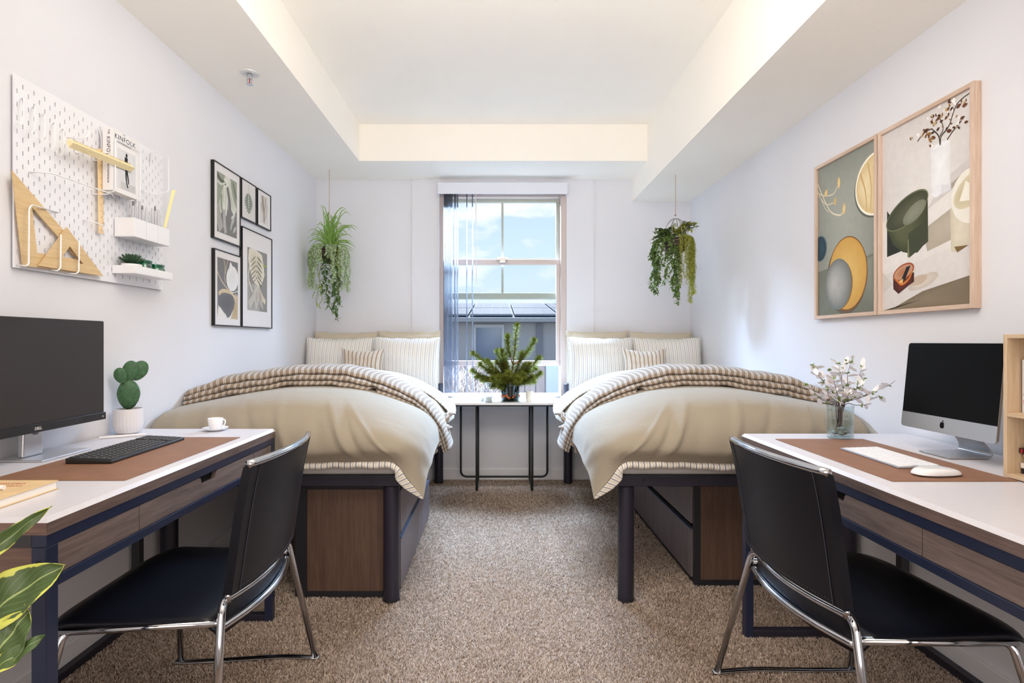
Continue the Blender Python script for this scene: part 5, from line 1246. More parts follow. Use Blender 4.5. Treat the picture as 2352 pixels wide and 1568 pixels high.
pine(Pt(1187, 748, .0), vb, (.01, 0, 0)); pine(Pt(1166, 772, .02), Pt(1179, 838, 0), (-.03, 0, .02)); pine(Pt(1226, 782, -.04), Pt(1179, 838, 0), (.03, 0, -.02))
pine(Pt(1238, 822, -.06), vb, (.02, 0, -.01)); pine(Pt(1240, 858, -.02), vb, (.04, 0, -.02)); pine(Pt(1215, 838, -.08), vb, (.02, 0, -.02))
pine(Pt(1088, 812, -.05), vb, (.0, 0, .01)); pine(Pt(1086, 852, -.03), vb, (-.03, 0, -.03)); pine(Pt(1120, 830, .05), vb, (-.02, 0, .02))
pine(Pt(1143, 808, .03), vb, (-.01, 0, .02)); pine(Pt(1153, 806, -.05), vb, (-.02, 0, .01)); pine(Pt(1133, 870, -.10), vb, (-.02, 0, .01))
pine(Pt(1168, 858, -.12), vb, (0, 0, .01)); pine(Pt(1200, 862, -.11), vb, (0, 0, .01)); pine(Pt(1160, 838, .06), vb, (0, 0, .01)); pine(Pt(1110, 872, .04), vb, (-.02, 0, 0)); pine(Pt(1225, 874, .05), vb, (.02, 0, 0))
pine(Pt(1150, 886, -.06), vb, (-.01, 0, .02)); pine(Pt(1205, 838, .03), vb, (.01, 0, 0))
for a_ in ((1125, 852, .02), (1104, 838, -.02), (1142, 832, -.04), (1160, 815, .03), (1198, 812, .02), (1210, 850, -.05), (1190, 870, -.13), (1228, 846, .03), (1222, 866, -.07), (1130, 886, .02), (1098, 866, -.06), (1147, 868, -.12)): pine(Pt(*a_), vb, (rg.uniform(-.02, .02), 0, rg.uniform(-.02, .01)))
# hourglasses
m_clr = GLASS('clear_glass', (243, 248, 250), refl=.14); m_sand = M('white_sand', (240, 238, 232), .9, var=.05, vscale=400)
def hourglass(x, y, h, r, label, sand):
    g = thing('hourglass', label, 'hourglass', (x, y, ZT), group='hourglasses on the table'); c = (x, y, ZT)
    MB().lathe([(r, 0), (r, h*.36), (r*.85, h*.42), (r*.16, h*.60), (r*.16, h*.62), (r*.75, h*.84), (r, h*.98), (r*1.02, h)], c, 26, cap1=False).build('glass', m_clr, g, smooth=True)
    MB().lathe([(r*.93, .003), (r*.93, h*sand), (0, h*(sand+.05))], c, 22, cap1=False).build('sand', m_sand, g, smooth=True)
    MB().lathe([(r*1.03, h*.985), (r*1.03, h)], c, 26).build('rim', M('glass_rim', (235, 238, 240), .2), g)
hourglass(PX(1108, 0, 4.07)[0], 4.07, .100, .0155, 'smaller glass hourglass left on the white table', .22)
hourglass(PX(1122, 0, 4.0)[0], 4.0, .145, .027, 'taller glass hourglass beside the pine vase', .24)
m_wax = M('candle_wax', (238, 232, 218), .5, var=.03, sss=.0)
def candle(x, y, r, h, label):
    c = thing('candle', label, 'candle', (x, y, ZT), group='pillar candles')
    MB().lathe([(r*.98, 0), (r, .002), (r, h-.003), (r*.93, h), (r*.8, h-.003), (0, h-.004)], (x, y, ZT), 28, cap1=False).build('wax', m_wax, c, auto=True)
    MB().tube([(x, y, ZT+h-.005), (x+.001, y, ZT+h+.006)], .0011, 6).build('wick', M('wick', (90, 80, 70), .9), c)
candle(PX(1216.5, 0, 4.05)[0], 4.05, .0285, .076, 'taller cream pillar candle on the white table'); candle(PX(1232, 0, 4.10)[0], 4.10, .0185, .056, 'shorter cream pillar candle on the white table')
# ================================================================ on the left desk
Z = ZD; E = .0004
m_mat = M('desk_mat_leather', (140, 100, 76), .55, var=.10, vscale=14, bump=.2, bscale=300)
single('desk_mat', MB().prism([(-1.262, 1.351), (-.922, 1.351), (-.922, 1.957), (-1.262, 1.957)], Z+E, Z+.0025, 'z'), m_mat, 'brown leather desk mat on the left desk, under the black keyboard', 'desk mat', 'brown leather desk mats', bevel=.0005)
ZM = Z+.0029
# monitor
m_scr = M('matte_screen', (50, 45, 44), .42, spec=.35); m_bez = M('bezel_black', (24, 22, 22), .35); m_alu = M('stand_silver', (206, 206, 210), .28, .75)
mo = thing('monitor', 'wide dark monitor with thin bezel on a silver stand, left desk', 'monitor', (-1.375, 1.585, Z))
mx, mt = -1.335, .022; my0, my1, mz0, mz1 = 1.265, 1.853, .838, 1.169
MB().box(mx-mt, mx, my0, my1, mz0, mz1).build('housing', m_bez, mo, bevel=.003)
MB().box(mx, mx+.0008, my0+.004, my1-.004, mz0+.025, mz1-.004).build('screen', m_scr, mo)
MB().box(mx+.0001, mx+.004, my0, my1+.003, mz0-.001, mz0+.023).build('chin', m_bez, mo, bevel=.001)
MB().lathe([(.0035, 0), (.0035, .001)], (0, 0, 0), 14).xform(Matrix.Translation((mx+.004, my1-.012, mz0+.010)) @ Matrix.Rotation(PI/2, 4, 'Y')).build('power_button', M('button_grey', (150, 150, 150), .4), mo)
text_mesh('logo', 'DELL', .0115, M('logo_silver', (214, 212, 210), .4), frame_mat((mx+.0041, 1.5700, mz0+.0065), (0, 1, 0), (0, 0, 1), (1, 0, 0)), mo, ext=.0003, bold=.0003, spacing=.95)
yc = 1.62
st = MB().prism([(yc-.036, Z+.006), (yc+.036, Z+.006), (yc+.031, .87), (yc-.031, .87)], mx-.060, mx-.042, 'x').build('stand_neck', m_alu, mo, bevel=.004)
MB().lathe([(.0105, 0), (.0105, .004)], (0, 0, 0), 20).xform(Matrix.Translation((mx-.0425, yc+.006, .833)) @ Matrix.Rotation(PI/2, 4, 'Y')).build('cable_hole', M('hole_grey', (120, 122, 130), .5), st)
MB().box(mx-.042, mx-mt, yc-.03, yc+.03, .92, 1.05).build('hinge', m_alu, mo)
MB().box(-1.432, -1.297, 1.555, 1.742, Z+E, Z+.006).build('base', m_alu, mo, bevel=.0015)
# keyboard
def keyboard(corner_lo, corner_hi, rot, z, mats, label, rows, nx, t0, t1, keyh, numpad=False, R=.004):
    """local frame: x = across the keys (left to right as typed), y = away from the typist"""
    w, d = corner_hi
    k = thing('keyboard', label, 'keyboard', (corner_lo[0], corner_lo[1], z), rot)
    pr = [(-d/2, 0), (d/2, 0), (d/2, t1), (-d/2, t0)]
    mb = MB().prism(pr, -w/2, w/2, 'x'); mb.build('case', mats[0], k, local=True, bevel=min(t0, t1)*.35, seg=3)
    pitch = (w-.012)/nx; dy = (d-.010)/rows; sl = (t1-t0)/d
    for r_ in range(rows):
        x = -w/2+.006; c = 0
        while x < w/2-.008:
            kw = pitch
            if r_ == 0 and 3.2*pitch < x+w/2 < 4.2*pitch: kw = pitch*(5 if not numpad else 4)
            elif c == 0 and r_ in (1, 2, 3): kw = pitch*(1.9-.3*(r_-1)*.8)
            if x+kw > w/2-.005: kw = w/2-.006-x
            if kw < pitch*.45: break
            if numpad and abs(x-(w/2-.006-pitch*4.6)) < pitch*.5: x += pitch*.45; c += 1; continue
            g = .0012; y0_ = -d/2+.005+r_*dy; y1_ = y0_+dy
            za, zb = t0+(y0_+d/2)*sl, t0+(y1_+d/2)*sl
            a, b_, e, f = x+g, x+kw-g, y0_+g, y1_-g; q = .0006
            km = MB().add([(a, e, za), (b_, e, za), (b_, f, zb), (a, f, zb), (a+q, e+q, za+keyh), (b_-q, e+q, za+keyh), (b_-q, f-q, zb+keyh), (a+q, f-q, zb+keyh)], [(0,1,5,4), (1,2,6,5), (2,3,7,6), (3,0,4,7), (4,5,6,7)])
            ko = km.build('key', mats[1], k, local=True)
            if mats[2]:
                lm = MB().box((a+b_)/2-.0016, (a+b_)/2+.0012, (e+f)/2-.001, (e+f)/2+.0022, (za+zb)/2+keyh, (za+zb)/2+keyh+.0003)
                lm.build('legend', mats[2], ko, local=True)
            x += kw; c += 1
    return k
m_kb = M('keyboard_black', (34, 33, 34), .4); m_key = M('key_black', (44, 42, 42), .5); m_leg = M('key_legend', (205, 205, 205), .6)
keyboard((-1.148, 1.712), (.375, .128), PI/2+math.radians(1.5), ZM, (m_kb, m_key, m_leg), 'black full-size keyboard on the brown mat of the left desk', 6, 21, .009, .016, .0022, True)
# cactus
cc = (-1.383, 2.045, Z+E)
ca = thing('potted_cactus', 'green paddle cactus in a ribbed white pot on the left desk', 'plant', cc)
fl = lambda a, k, z: .018*(.5+.5*math.cos(a*26+(z*60 if z < .03 else 1.8)))*(1 if .004 < z < .088 else 0)
MB().lathe([(.026, 0), (.038, .006), (.045, .020), (.0475, .035), (.048, .060), (.0475, .088), (.047, .094), (.044, .094), (.043, .088), (.042, .075)], cc, 104, cap1=False, flute=fl).build('pot', M('ribbed_ceramic', (224, 220, 220), .6), ca, auto=True)
MB().lathe([(.0435, .083), (.0, .086)], cc, 24, cap1=False).build('soil', M('soil', (40, 32, 26), .95), ca)
m_cac = M('cactus_green', (56, 98, 62), .55, var=.3, vscale=90, bump=.4, bscale=160); m_spn = M('spine_red', (170, 80, 60), .6); m_spw = M('spine_white', (225, 220, 205), .6)
def paddle(c, w, h, t, yaw, roll, seed):
    Mx = Matrix.Translation(c) @ Matrix.Rotation(yaw, 4, 'Z') @ Matrix.Rotation(roll, 4, 'Y')
    mb = MB(); mb.ball((0, 0, 0), 1, 26, 18); r_ = random.Random(seed)
    mb.v = [(x*w/2*(1-.16*(-z if z < 0 else 0)), y*t/2, z*h/2) for x, y, z in mb.v]; mb.xform(Mx)
    o = mb.build('paddle', m_cac, ca, smooth=True)
    sp = MB(); sw = MB()
    nz_ = int(h/.0085)
    for iz in range(nz_):
        z = -1+2*(iz+.5)/nz_; rr = math.sqrt(max(0, 1-z*z)); nx_ = max(1, int(w*rr/.0085))
        for ix in range(nx_):
            x = (-1+2*(ix+.5*(1+(iz % 2)*.6))/nx_)*rr*.97
            yy = math.sqrt(max(0, 1-x*x-z*z))
            for s_ in (-1, 1):
                p = Vector((x*w/2, s_*yy*t/2, z*h/2)); n = Vector((x/w, s_*yy/t, z/h)).normalized()
                sp.add([Mx @ (p+n*.0016+Vector((.0009*math.cos(q), 0, .0009*math.sin(q)))) for q in (0, 2.1, 4.2)]+[Mx @ (p-n*.0005)], [(0, 1, 2), (0, 3, 1), (1, 3, 2), (2, 3, 0)])
                if r_.random() < .45:
                    d = (n+Vector((r_.gauss(0, .35), r_.gauss(0, .35), r_.gauss(0, .35)))).normalized()*.007; e = d.orthogonal().normalized()*.0003
                    sw.add([Mx @ (p-e), Mx @ (p+e), Mx @ (p+d)], [(0, 1, 2)])
    sp.build('areoles', m_spn, o, kind='stuff'); sw.build('spines', m_spw, o, kind='stuff')
vdir = math.atan2(-cc[0], cc[1])            # faces the room
bx_ = Vector(cc)
q = Vector((math.cos(.59), math.sin(.59), 0))
q2 = Vector((.556, -.83, 0))
paddle(bx_+Vector((0, 0, .146))+q*.001, .074, .112, .036, .59, 0, 1)
paddle(bx_+Vector((0, 0, .234))+q*.007, .054, .078, .016, .59, .12, 2)
paddle(bx_+Vector((0, 0, .218))-q*.023+q2*.010, .044, .060, .016, .55, -.25, 3)
paddle(bx_+Vector((0, 0, .234))+q*.034-q2*.008, .056, .080, .016, .65, .45, 4)
# white pen
pe = thing('stylus', 'white stylus lying in front of the cactus pot', 'pen', (-1.36, 1.965, Z+.006))
a, b_ = Vector((-1.404, 1.925, Z+.0052)), Vector((-1.288, 2.0, Z+.0052))
MB().tube([a, a.lerp(b_, .93), b_], [.0046, .0046, .0034], 14).build('barrel', M('stylus_white', (236, 234, 232), .3), pe, auto=True)
# cup and saucer
sc = (PX(495, 0, 2.113)[0], 2.113, Z+E)
m_por = M('porcelain', (240, 240, 242), .12, coat=.3)
MBs = MB().lathe([(.024, 0), (.027, .002), (.045, .009), (.0475, .0115), (.046, .012), (.028, .0055), (.0, .0045)], sc, 48, cap1=False)
single('saucer', MBs, m_por, 'white porcelain saucer at the far end of the left desk', 'saucer', auto=True)
cz = Z+E+.0052
cu = thing('espresso_cup', 'small white espresso cup standing on the saucer', 'cup', (sc[0], sc[1], cz))
MB().lathe([(.016, 0), (.017, .002), (.022, .008), (.0255, .020), (.0275, .043), (.0262, .043), (.0240, .020), (.018, .008), (0, .006)], (sc[0], sc[1], cz), 40, cap1=False).build('bowl', m_por, cu, smooth=True)
MB().tube(smooth_line([(sc[0]+.0262, sc[1], cz+.036), (sc[0]+.036, sc[1]-.002, cz+.037), (sc[0]+.039, sc[1]-.003, cz+.027), (sc[0]+.033, sc[1]-.002, cz+.015), (sc[0]+.0245, sc[1], cz+.013)], 6), .0026, 10).build('handle', m_por, cu, smooth=True)
# notebook
nbx0, nbx1, nby0, nby1 = -1.185, -1.026, 1.035, 1.276
nb = thing('notebook', 'tan hardcover notebook with red lettering, corner of the left desk', 'book', ((nbx0+nbx1)/2, 1.085+.07, Z))
nby0 = 1.085
m_kraft = M('kraft_cover', (222, 192, 146), .6, var=.08, vscale=30)
MB().box(nbx0, nbx1, nby0, nby1, Z+E, Z+.0025).box(nbx0, nbx1, nby0, nby1, Z+.0185, Z+.021).box(nbx0, nbx0+.002, nby0, nby1, Z+.0025, Z+.0185).build('cover', m_kraft, nb, bevel=.0008)
MB().box(nbx0+.002, nbx1-.003, nby0+.003, nby1-.003, Z+.0025, Z+.0185).build('pages', m_page, nb)
m_red = M('red_ink', (168, 44, 36), .6)
for k, (txt, sz) in enumerate((('HISTORY', .017), ('ROBINSON', .013))):
    text_mesh('lettering', txt, sz, m_red, frame_mat((-1.145+.012*k, 1.250-.022*k, Z+.0211), (1, 0, 0), (0, -1, 0), (0, 0, -1)) @ Matrix.Scale(1, 4), nb, ext=.0001, shear=.3)
pe = MB().tube([(-1.225, 1.16, Z+.0265), (-1.098, 1.168, Z+.0265)], .0052, 14); 
single('white_pen', MB().tube([(-1.20, 1.178, Z+.0265), (-1.075, 1.190, Z+.0265)], .0052, 14), M('pen_white', (238, 238, 238), .3), 'white pen lying on the tan notebook', 'pen', auto=True)
single('pencil', MB().tube([(-1.30, 1.355, Z+.0075), (-1.228, 1.335, Z+.0075)], .0038, 6), M('pencil_yellow', (226, 196, 60), .5), 'yellow pencil behind the tan notebook', 'pencil')
# ================================================================ on the right desk
single('desk_mat', MB().prism([(.972, 1.342), (1.283, 1.342), (1.288, 1.922), (.980, 1.922)], Z+E, Z+.0025, 'z'), m_mat, 'brown leather desk mat on the right desk, under the white keyboard', 'desk mat', 'brown leather desk mats', bevel=.0005)
m_al2 = M('keyboard_alu', (176, 178, 184), .35, .6); m_wkey = M('key_white', (240, 240, 242), .4)
keyboard((1.144, 1.600), (.270, .116), -PI/2-math.radians(2.5), ZM, (m_al2, m_wkey, None), 'slim white keyboard on the brown mat of the right desk', 6, 14, .004, .0085, .0016)
# mouse
ms = thing('mouse', 'white low-domed mouse on the brown mat', 'mouse', (1.128, 1.400, ZM), math.radians(6))
g = []; n = 28; m_ = 20
for j_ in range(m_+1):
    v = j_/m_; row = []
    for i in range(n):
        a = 2*PI*i/n; x, y = math.cos(a), math.sin(a)
        x = math.copysign(abs(x)**.75, x); y = math.copysign(abs(y)**.75, y); e = math.cos(v*PI/2)**.35
        row.append((x*.062*e-.002, y*.029*e, .004+.0165*math.sin(v*PI/2)**1.0*(1-.25*(x*e+.2)**2)))
    g.append(row)
mb = MB().grid(g, closed_u=True); mb.build('shell', M('mouse_white', (236, 236, 238), .2, coat=.3), ms, local=True, smooth=True)
MB().lathe([(.9, 0), (1, .004)], (0, 0, 0), 28).xform(Matrix.Diagonal((.058, .026, 1, 1))).build('base', m_al2, ms, local=True)
# all-in-one computer
ic = thing('desktop_computer', 'silver all-in-one computer with a black glass screen, right desk', 'computer', (1.385, 1.63, Z))
m_ialu = M('aluminium', (190, 190, 192), .32, .85); m_blk = M('black_glass', (2, 2, 2), .35, spec=.12)
iy0, iy1, iz0, iz1 = 1.462, 1.806, .824, 1.096; tilt = .095
def ip(x, y, z): return (1.337+x+(z-iz0)*tilt, y, z-x*tilt)
def slab(x0, x1, y0, y1, z0, z1, rr=0.0, which=(1, 1, 1, 1)):
    pts = []
    cs = [(y0, z0, 180), (y1, z0, 270), (y1, z1, 0), (y0, z1, 90)]
    for (cy_, cz_, a), w_ in zip(cs, which):
        if rr and w_:
            ccy = cy_+(rr if cy_ == y0 else -rr); ccz = cz_+(rr if cz_ == z0 else -rr)
            for k in range(6): t = math.radians(a+90*k/5); pts.append((ccy+rr*math.cos(t), ccz+rr*math.sin(t)))
        else: pts.append((cy_, cz_))
    mb = MB().prism(pts, 0, 1, 'x'); mb.v = [ip(x0+(x1-x0)*p[0], p[1], p[2]) for p in mb.v]; return mb
slab(.0006, .007, iy0, iy1, iz0, iz1, .010).build('housing', m_ialu, ic, auto=True)
slab(.007, .030, iy0+.06, iy1-.06, iz0+.03, iz1-.05, .03).build('rear_bulge', m_ialu, ic, auto=True)
slab(-.0006, .0006, iy0+.0015, iy1-.0015, iz0+.048, iz1-.0015, .009, (0, 0, 1, 1)).build('screen', m_blk, ic, auto=True)
slab(-.0004, .0006, iy0, iy1, iz0, iz0+.0478, .010, (1, 1, 0, 0)).build('chin', m_ialu, ic, auto=True)
# emblem: bitten fruit with a leaf
cy_, cz_ = (iy0+iy1)/2+.008, iz0+.0245; s_ = .0092
ap = []
for k in range(48):
    a = 2*PI*k/48; r_ = 1+.10*math.cos(2*a)*-1+.04*math.sin(a)*-1; yy = r_*math.cos(a)*.92; zz = r_*math.sin(a)
    zz -= .20*math.exp(-(yy/.22)**2)*(1 if zz > 0 else -.55)
    d = math.hypot(yy-1.12, zz-.10)
    if d < .46: t = .46/d; yy, zz = 1.12+(yy-1.12)*t, .10+(zz-.10)*t
    ap.append((yy*s_, zz*s_))
lf_ = [(p[0]*s_, p[1]*s_) for p in leaf2(.0, 1.02, .42, 1.62, .34, 6)]
mb = MB()
for P_ in (ap, lf_): mb.prism([(cy_-p[0], cz_+p[1]) for p in P_], -.0012, -.0004, 'x')
mb.v = [ip(x, y, z) for x, y, z in mb.v]; mb.build('emblem', m_blk, ic)
# stand: foot plate and curved neck
ys0, ys1 = 1.600, 1.712
st_ = [(1.322, Z+.0035), (1.40, Z+.0035), (1.436, Z+.0045), (1.447, Z+.014), (1.440, Z+.034), (1.408, Z+.075), (1.372, Z+.135), (1.365, Z+.17)]
st_ = [(p.x, p.z) for p in smooth_line([(a, 0, b_) for a, b_ in st_], 6)]
P = []; 
top, bot = [], []
for i, (x, z) in enumerate(st_):
    t = (Vector(st_[min(i+1, len(st_)-1)])-Vector(st_[max(i-1, 0)])).normalized(); nn = Vector((-t.y, t.x))*.0022; top.append((x+nn.x, z+nn.y)); bot.append((x-nn.x, z-nn.y))
k = len(st_)
def hw(i): 
    t = i/(k-1); return .058 if t < .45 else .058-.016*min(1, (t-.45)/.3)
L1 = [[(top[i][0], 1.652-hw(i), top[i][1]), (top[i][0], 1.652+hw(i), top[i][1]), (bot[i][0], 1.652+hw(i), bot[i][1]), (bot[i][0], 1.652-hw(i), bot[i][1])] for i in range(k)]
mb = MB().grid(L1, closed_u=True); mb.f.append((3, 2, 1, 0)); b0 = (k-1)*4; mb.f.append((b0, b0+1, b0+2, b0+3)); mb.build('stand', m_ialu, ic, bevel=.0008, auto=True)
# glass jug with flowering twigs
jc = (PX(1930, 0, 1.945)[0], 1.945, Z+E)
jg = thing('glass_jug', 'glass jug of white flowering twigs at the far end of the right desk', 'vase', jc)
m_aq = GLASS('aqua_glass', (246, 250, 250), refl=.07)
MB().lathe([(.0, .004), (.036, .003), (.0395, .002), (.041, .006), (.0415, .060), (.042, .105), (.0435, .116), (.042, .117), (.0405, .105), (.0395, .060), (.0385, .010), (0, .008)], jc, 40, cap0=False, cap1=False).build('jug', m_aq, jg, auto=True)
MB().lathe([(.0, .0), (.038, .0), (.0405, .002)], jc, 40, cap0=False, cap1=False).build('base_ring', GLASS('aqua_base', (200, 236, 238), refl=.15), jg, auto=True)
MB().lathe([(.038, .011), (.039, .070), (0, .070)], jc, 32, cap1=False).build('water', GLASS('water', (243, 247, 246), refl=.05), jg, auto=True)
dir_ = Vector((-1, -.25, 0)).normalized()
MB().tube(smooth_line([Vector(jc)+dir_*.041+Vector((0, 0, .102)), Vector(jc)+dir_*.060+Vector((0, 0, .098)), Vector(jc)+dir_*.064+Vector((0, 0, .062)), Vector(jc)+dir_*.058+Vector((0, 0, .036)), Vector(jc)+dir_*.041+Vector((0, 0, .028))], 6), .0042, 10).build('handle', m_aq, jg, smooth=True)
rg = random.Random(21)
pb = MB()
for k in range(10): pb.ball((jc[0]+rg.uniform(-.022, .022), jc[1]+rg.uniform(-.022, .022), jc[2]+.02+.008*(k % 3)), rg.uniform(.008, .013), 8, 6, (1, 1, .7))
pb.build('pebbles', M('pebble_grey', (150, 158, 156), .5, var=.2, vscale=60), jg, smooth=True, kind='stuff')
m_twg = M('twig_brown', (84, 66, 62), .8); m_pet = M('petal', (232, 230, 232), .6, var=.03, vscale=60); m_bud = M('bud_green', (120, 146, 60), .5, var=.3, vscale=80)
tips = [(1852, 884, .02), (1866, 838, -.03), (1880, 860, .03), (1890, 878, -.06), (1905, 850, .06), (1926, 835, 0), (1945, 828, .05), (1958, 824, -.03), (1980, 842, .03), (1986, 870, -.05), (1992, 905, .0), (2022, 912, .03), (2042, 885, -.02), (1915, 870, -.08), (1950, 880, .09), (1965, 895, -.09), (1874, 905, .06)]
for i, (px, py, dy) in enumerate(tips):
    b_ = Vector((jc[0]+rg.uniform(-.012, .012), jc[1]+rg.uniform(-.012, .012), jc[2]+.03)); tp = Vector(PX(px, py, 1.945+dy))
    nk = Vector((jc[0]+rg.uniform(-.02, .02), jc[1]+rg.uniform(-.015, .015), jc[2]+.118))
    mid = nk.lerp(tp, .5)+Vector((rg.uniform(-.015, .015), rg.uniform(-.01, .01), rg.uniform(-.022, .006)))
    P = smooth_line([b_, nk, nk.lerp(mid, .5)+Vector((rg.uniform(-.006, .006), 0, rg.uniform(-.006, .006))), mid, mid.lerp(tp, .5)+Vector((rg.uniform(-.008, .008), 0, rg.uniform(-.006, .008))), tp], 4)
    tw = MB().tube(P, [.0016-.0011*k/(len(P)-1) for k in range(len(P))], 6).build('twig', m_twg, jg, smooth=True)
    bm, pm = MB(), MB()
    spots = [P[-1]]+[P[rg.randrange(len(P)//2, len(P))] for _ in range(3)]
    for p in spots:
        for k in range(4):
            d = Vector((rg.gauss(0, 1), rg.gauss(0, .8), rg.gauss(.2, .8))).normalized(); leaf3d(bm, p, d, d.orthogonal(), .009, .0052, .1, 3, fold=.3, m=2)
    for k in range(8):
        p = P[rg.randrange(len(P)//2, len(P))]; d = Vector((rg.gauss(0, 1), rg.gauss(0, .7), rg.gauss(.5, .8))).normalized()
        pm = MB(); leaf3d(pm, p, d, d.orthogonal(), rg.uniform(.020, .036), rg.uniform(.011, .019), rg.uniform(-.2, .4), 5, fold=.2)
        pm.build('petal', m_pet, tw, smooth=True)
    bm.build('buds', m_bud, tw, smooth=True, kind='stuff')
# wooden cube shelf with books
m_shelf = WOOD('shelf_oak', (186, 158, 126), (214, 190, 158), 'z', 8, .6); m_shelf_y = WOOD('shelf_oak_y', (186, 158, 126), (214, 190, 158), 'y', 8, .6)
sx0, sx1, sy0, sy1, sz0, sz1 = 1.2845, 1.527, .985, 1.385, Z+.0032, 1.118
bs = thing('shelf_unit', 'small oak two-tier shelf box at the near end of the right desk', 'shelf', ((sx0+sx1)/2, (sy0+sy1)/2, sz0))
t = .010
for y0_, y1_ in ((sy1-t, sy1), (sy0, sy0+t)): MB().box(sx0, sx1, y0_, y1_, sz0, sz1).build('side_board', m_shelf, bs, bevel=.0008)
for z0_ in (sz0, .916-.005, sz1-t): MB().box(sx0+.0003, sx1, sy0+t, sy1-t, z0_, z0_+t).build('shelf_board', m_shelf_y, bs, bevel=.0008)
MB().box(sx1-.006, sx1, sy0+t, sy1-t, sz0+t, sz1-t).build('back_board', m_shelf, bs)
def book(y0_, y1_, z0_, h, x0_, dep, col, label, spine=None, scol=None, ssize=.01, group='books upright in the oak shelf', up=True, cat='book'):
    b = thing('book', label, cat, (x0_+dep/2, (y0_+y1_)/2, z0_), group=group); m_c = M('cover_'+label[:14].replace(' ', '_'), col, .5)
    if up:
        MB().box(x0_, x0_+.0015, y0_, y1_, z0_, z0_+h).box(x0_, x0_+dep, y0_, y0_+.0012, z0_, z0_+h).box(x0_, x0_+dep, y1_-.0012, y1_, z0_, z0_+h).build('cover', m_c, b)
        MB().box(x0_+.0015, x0_+dep-.002, y0_+.0012, y1_-.0012, z0_+.001, z0_+h-.002).build('pages', m_page, b)
        if spine: text_mesh('spine_title', spine, ssize, M('spine_ink_'+spine[:4], scol, .5), frame_mat((x0_-.0003, (y0_+y1_)/2+ssize*.28, z0_+h*.80), (0, 0, -1), (0, -1, 0), (-1, 0, 0)), b, ext=.0001, bold=.00015)
    else:
        MB().box(x0_, x0_+.0015, y0_, y1_, z0_, z0_+h).box(x0_, x0_+dep, y0_, y1_, z0_, z0_+.0012).box(x0_, x0_+dep, y0_, y1_, z0_+h-.0012, z0_+h).build('cover', m_c, b, bevel=.0004)
        MB().box(x0_+.0015, x0_+dep-.002, y0_+.001, y1_-.001, z0_+.0012, z0_+h-.0012).build('pages', m_page, b)
    return b
zt_ = .921+.0003
book(1.353, 1.373, zt_, .133, 1.320, .10, (222, 220, 220), 'pale grey book with a red spine title, upper tier of the shelf', 'Tom Thumb (Play)', (206, 30, 40), .0110)
b2 = book(1.320, 1.3515, zt_, .142, 1.312, .12, (234, 232, 230), 'thicker white book with a red badge on its spine', None)
MB().lathe([(.006, 0), (.008, 0), (.008, .0006), (.006, .0006)], (0, 0, 0), 24, cap0=False, cap1=False).xform(Matrix.Translation((1.3118, 1.337, zt_+.016)) @ Matrix.Rotation(-PI/2, 4, 'Y')).build('badge', M('badge_red', (206, 30, 40), .5), b2)
book(1.290, 1.318, zt_, .150, 1.318, .12, (226, 222, 214), 'cream book behind the badge book in the upper tier')
zz = sz0+t+.0003
stack = [(1.180, 1.372, .0135, 1.318, (26, 24, 26), 'black book at the bottom of the lower-tier stack'), (1.175, 1.372, .014, 1.316, (226, 220, 214), 'off-white book second from the bottom of the stack'),
         (1.190, 1.366, .0125, 1.324, (128, 144, 138), 'grey-green book in the middle of the stack'), (1.185, 1.369, .0085, 1.320, (214, 190, 152), 'thin tan book near the top of the stack')]
for y0_, y1_, h_, x0_, col, lab in stack:
    bb_ = book(y0_, y1_, zz, h_, x0_, .13, col, lab, up=False, group='books stacked in the lower tier')
    zz += h_+.0003
rc = thing('remote_control', 'black remote control with red buttons on top of the stacked books', 'remote', (1.345, 1.30, zz), group=None)
MB().box(1.312, 1.352, 1.20, 1.374, zz, zz+.015).build('body', M('remote_black', (24, 22, 24), .4), rc, bevel=.004, seg=3)
mbk = M('remote_red', (214, 40, 50), .5)
for k in range(6):
    for q_ in range(3): MB().box(1.3108, 1.3122, 1.366-k*.012-.004, 1.366-k*.012, zz+.0028+q_*.0038, zz+.0052+q_*.0038).build('button', mbk if k < 1 or k % 2 == 0 else m_leg, rc)
# ================================================================ hanging planters
m_rope = M('jute_rope', (190, 166, 142), .9, var=.2, vscale=300, stretch=(1, 1, 4)); m_bask = M('basket_dark', (72, 58, 60), .85, var=.2, vscale=60); m_wick = M('wicker_wire', (150, 124, 106), .7)
GR = lambda n, c, v=.3: M(n, c, .65, var=v, vscale=45, spec=.25)
def strip_leaf(mb, pts, w, n=8, fold=.15, nrm=(0, 1, 0)):
    P = smooth_line(pts, 4); rows = []; m = len(P)
    for i, p in enumerate(P):
        t = i/(m-1); d = (P[min(i+1, m-1)]-P[max(i-1, 0)]).normalized(); s_ = d.cross(Vector(nrm))
        if s_.length < .05: s_ = d.cross(Vector((1, 0, 0)))
        s_.normalize(); u = s_.cross(d); ww = w/2*min(1, 5*t+.3)*max(.02, 1-t**2.4)
        rows.append([tuple(p-s_*ww+u*ww*fold), tuple(p), tuple(p+s_*ww+u*ww*fold)])
    mb.grid(rows)
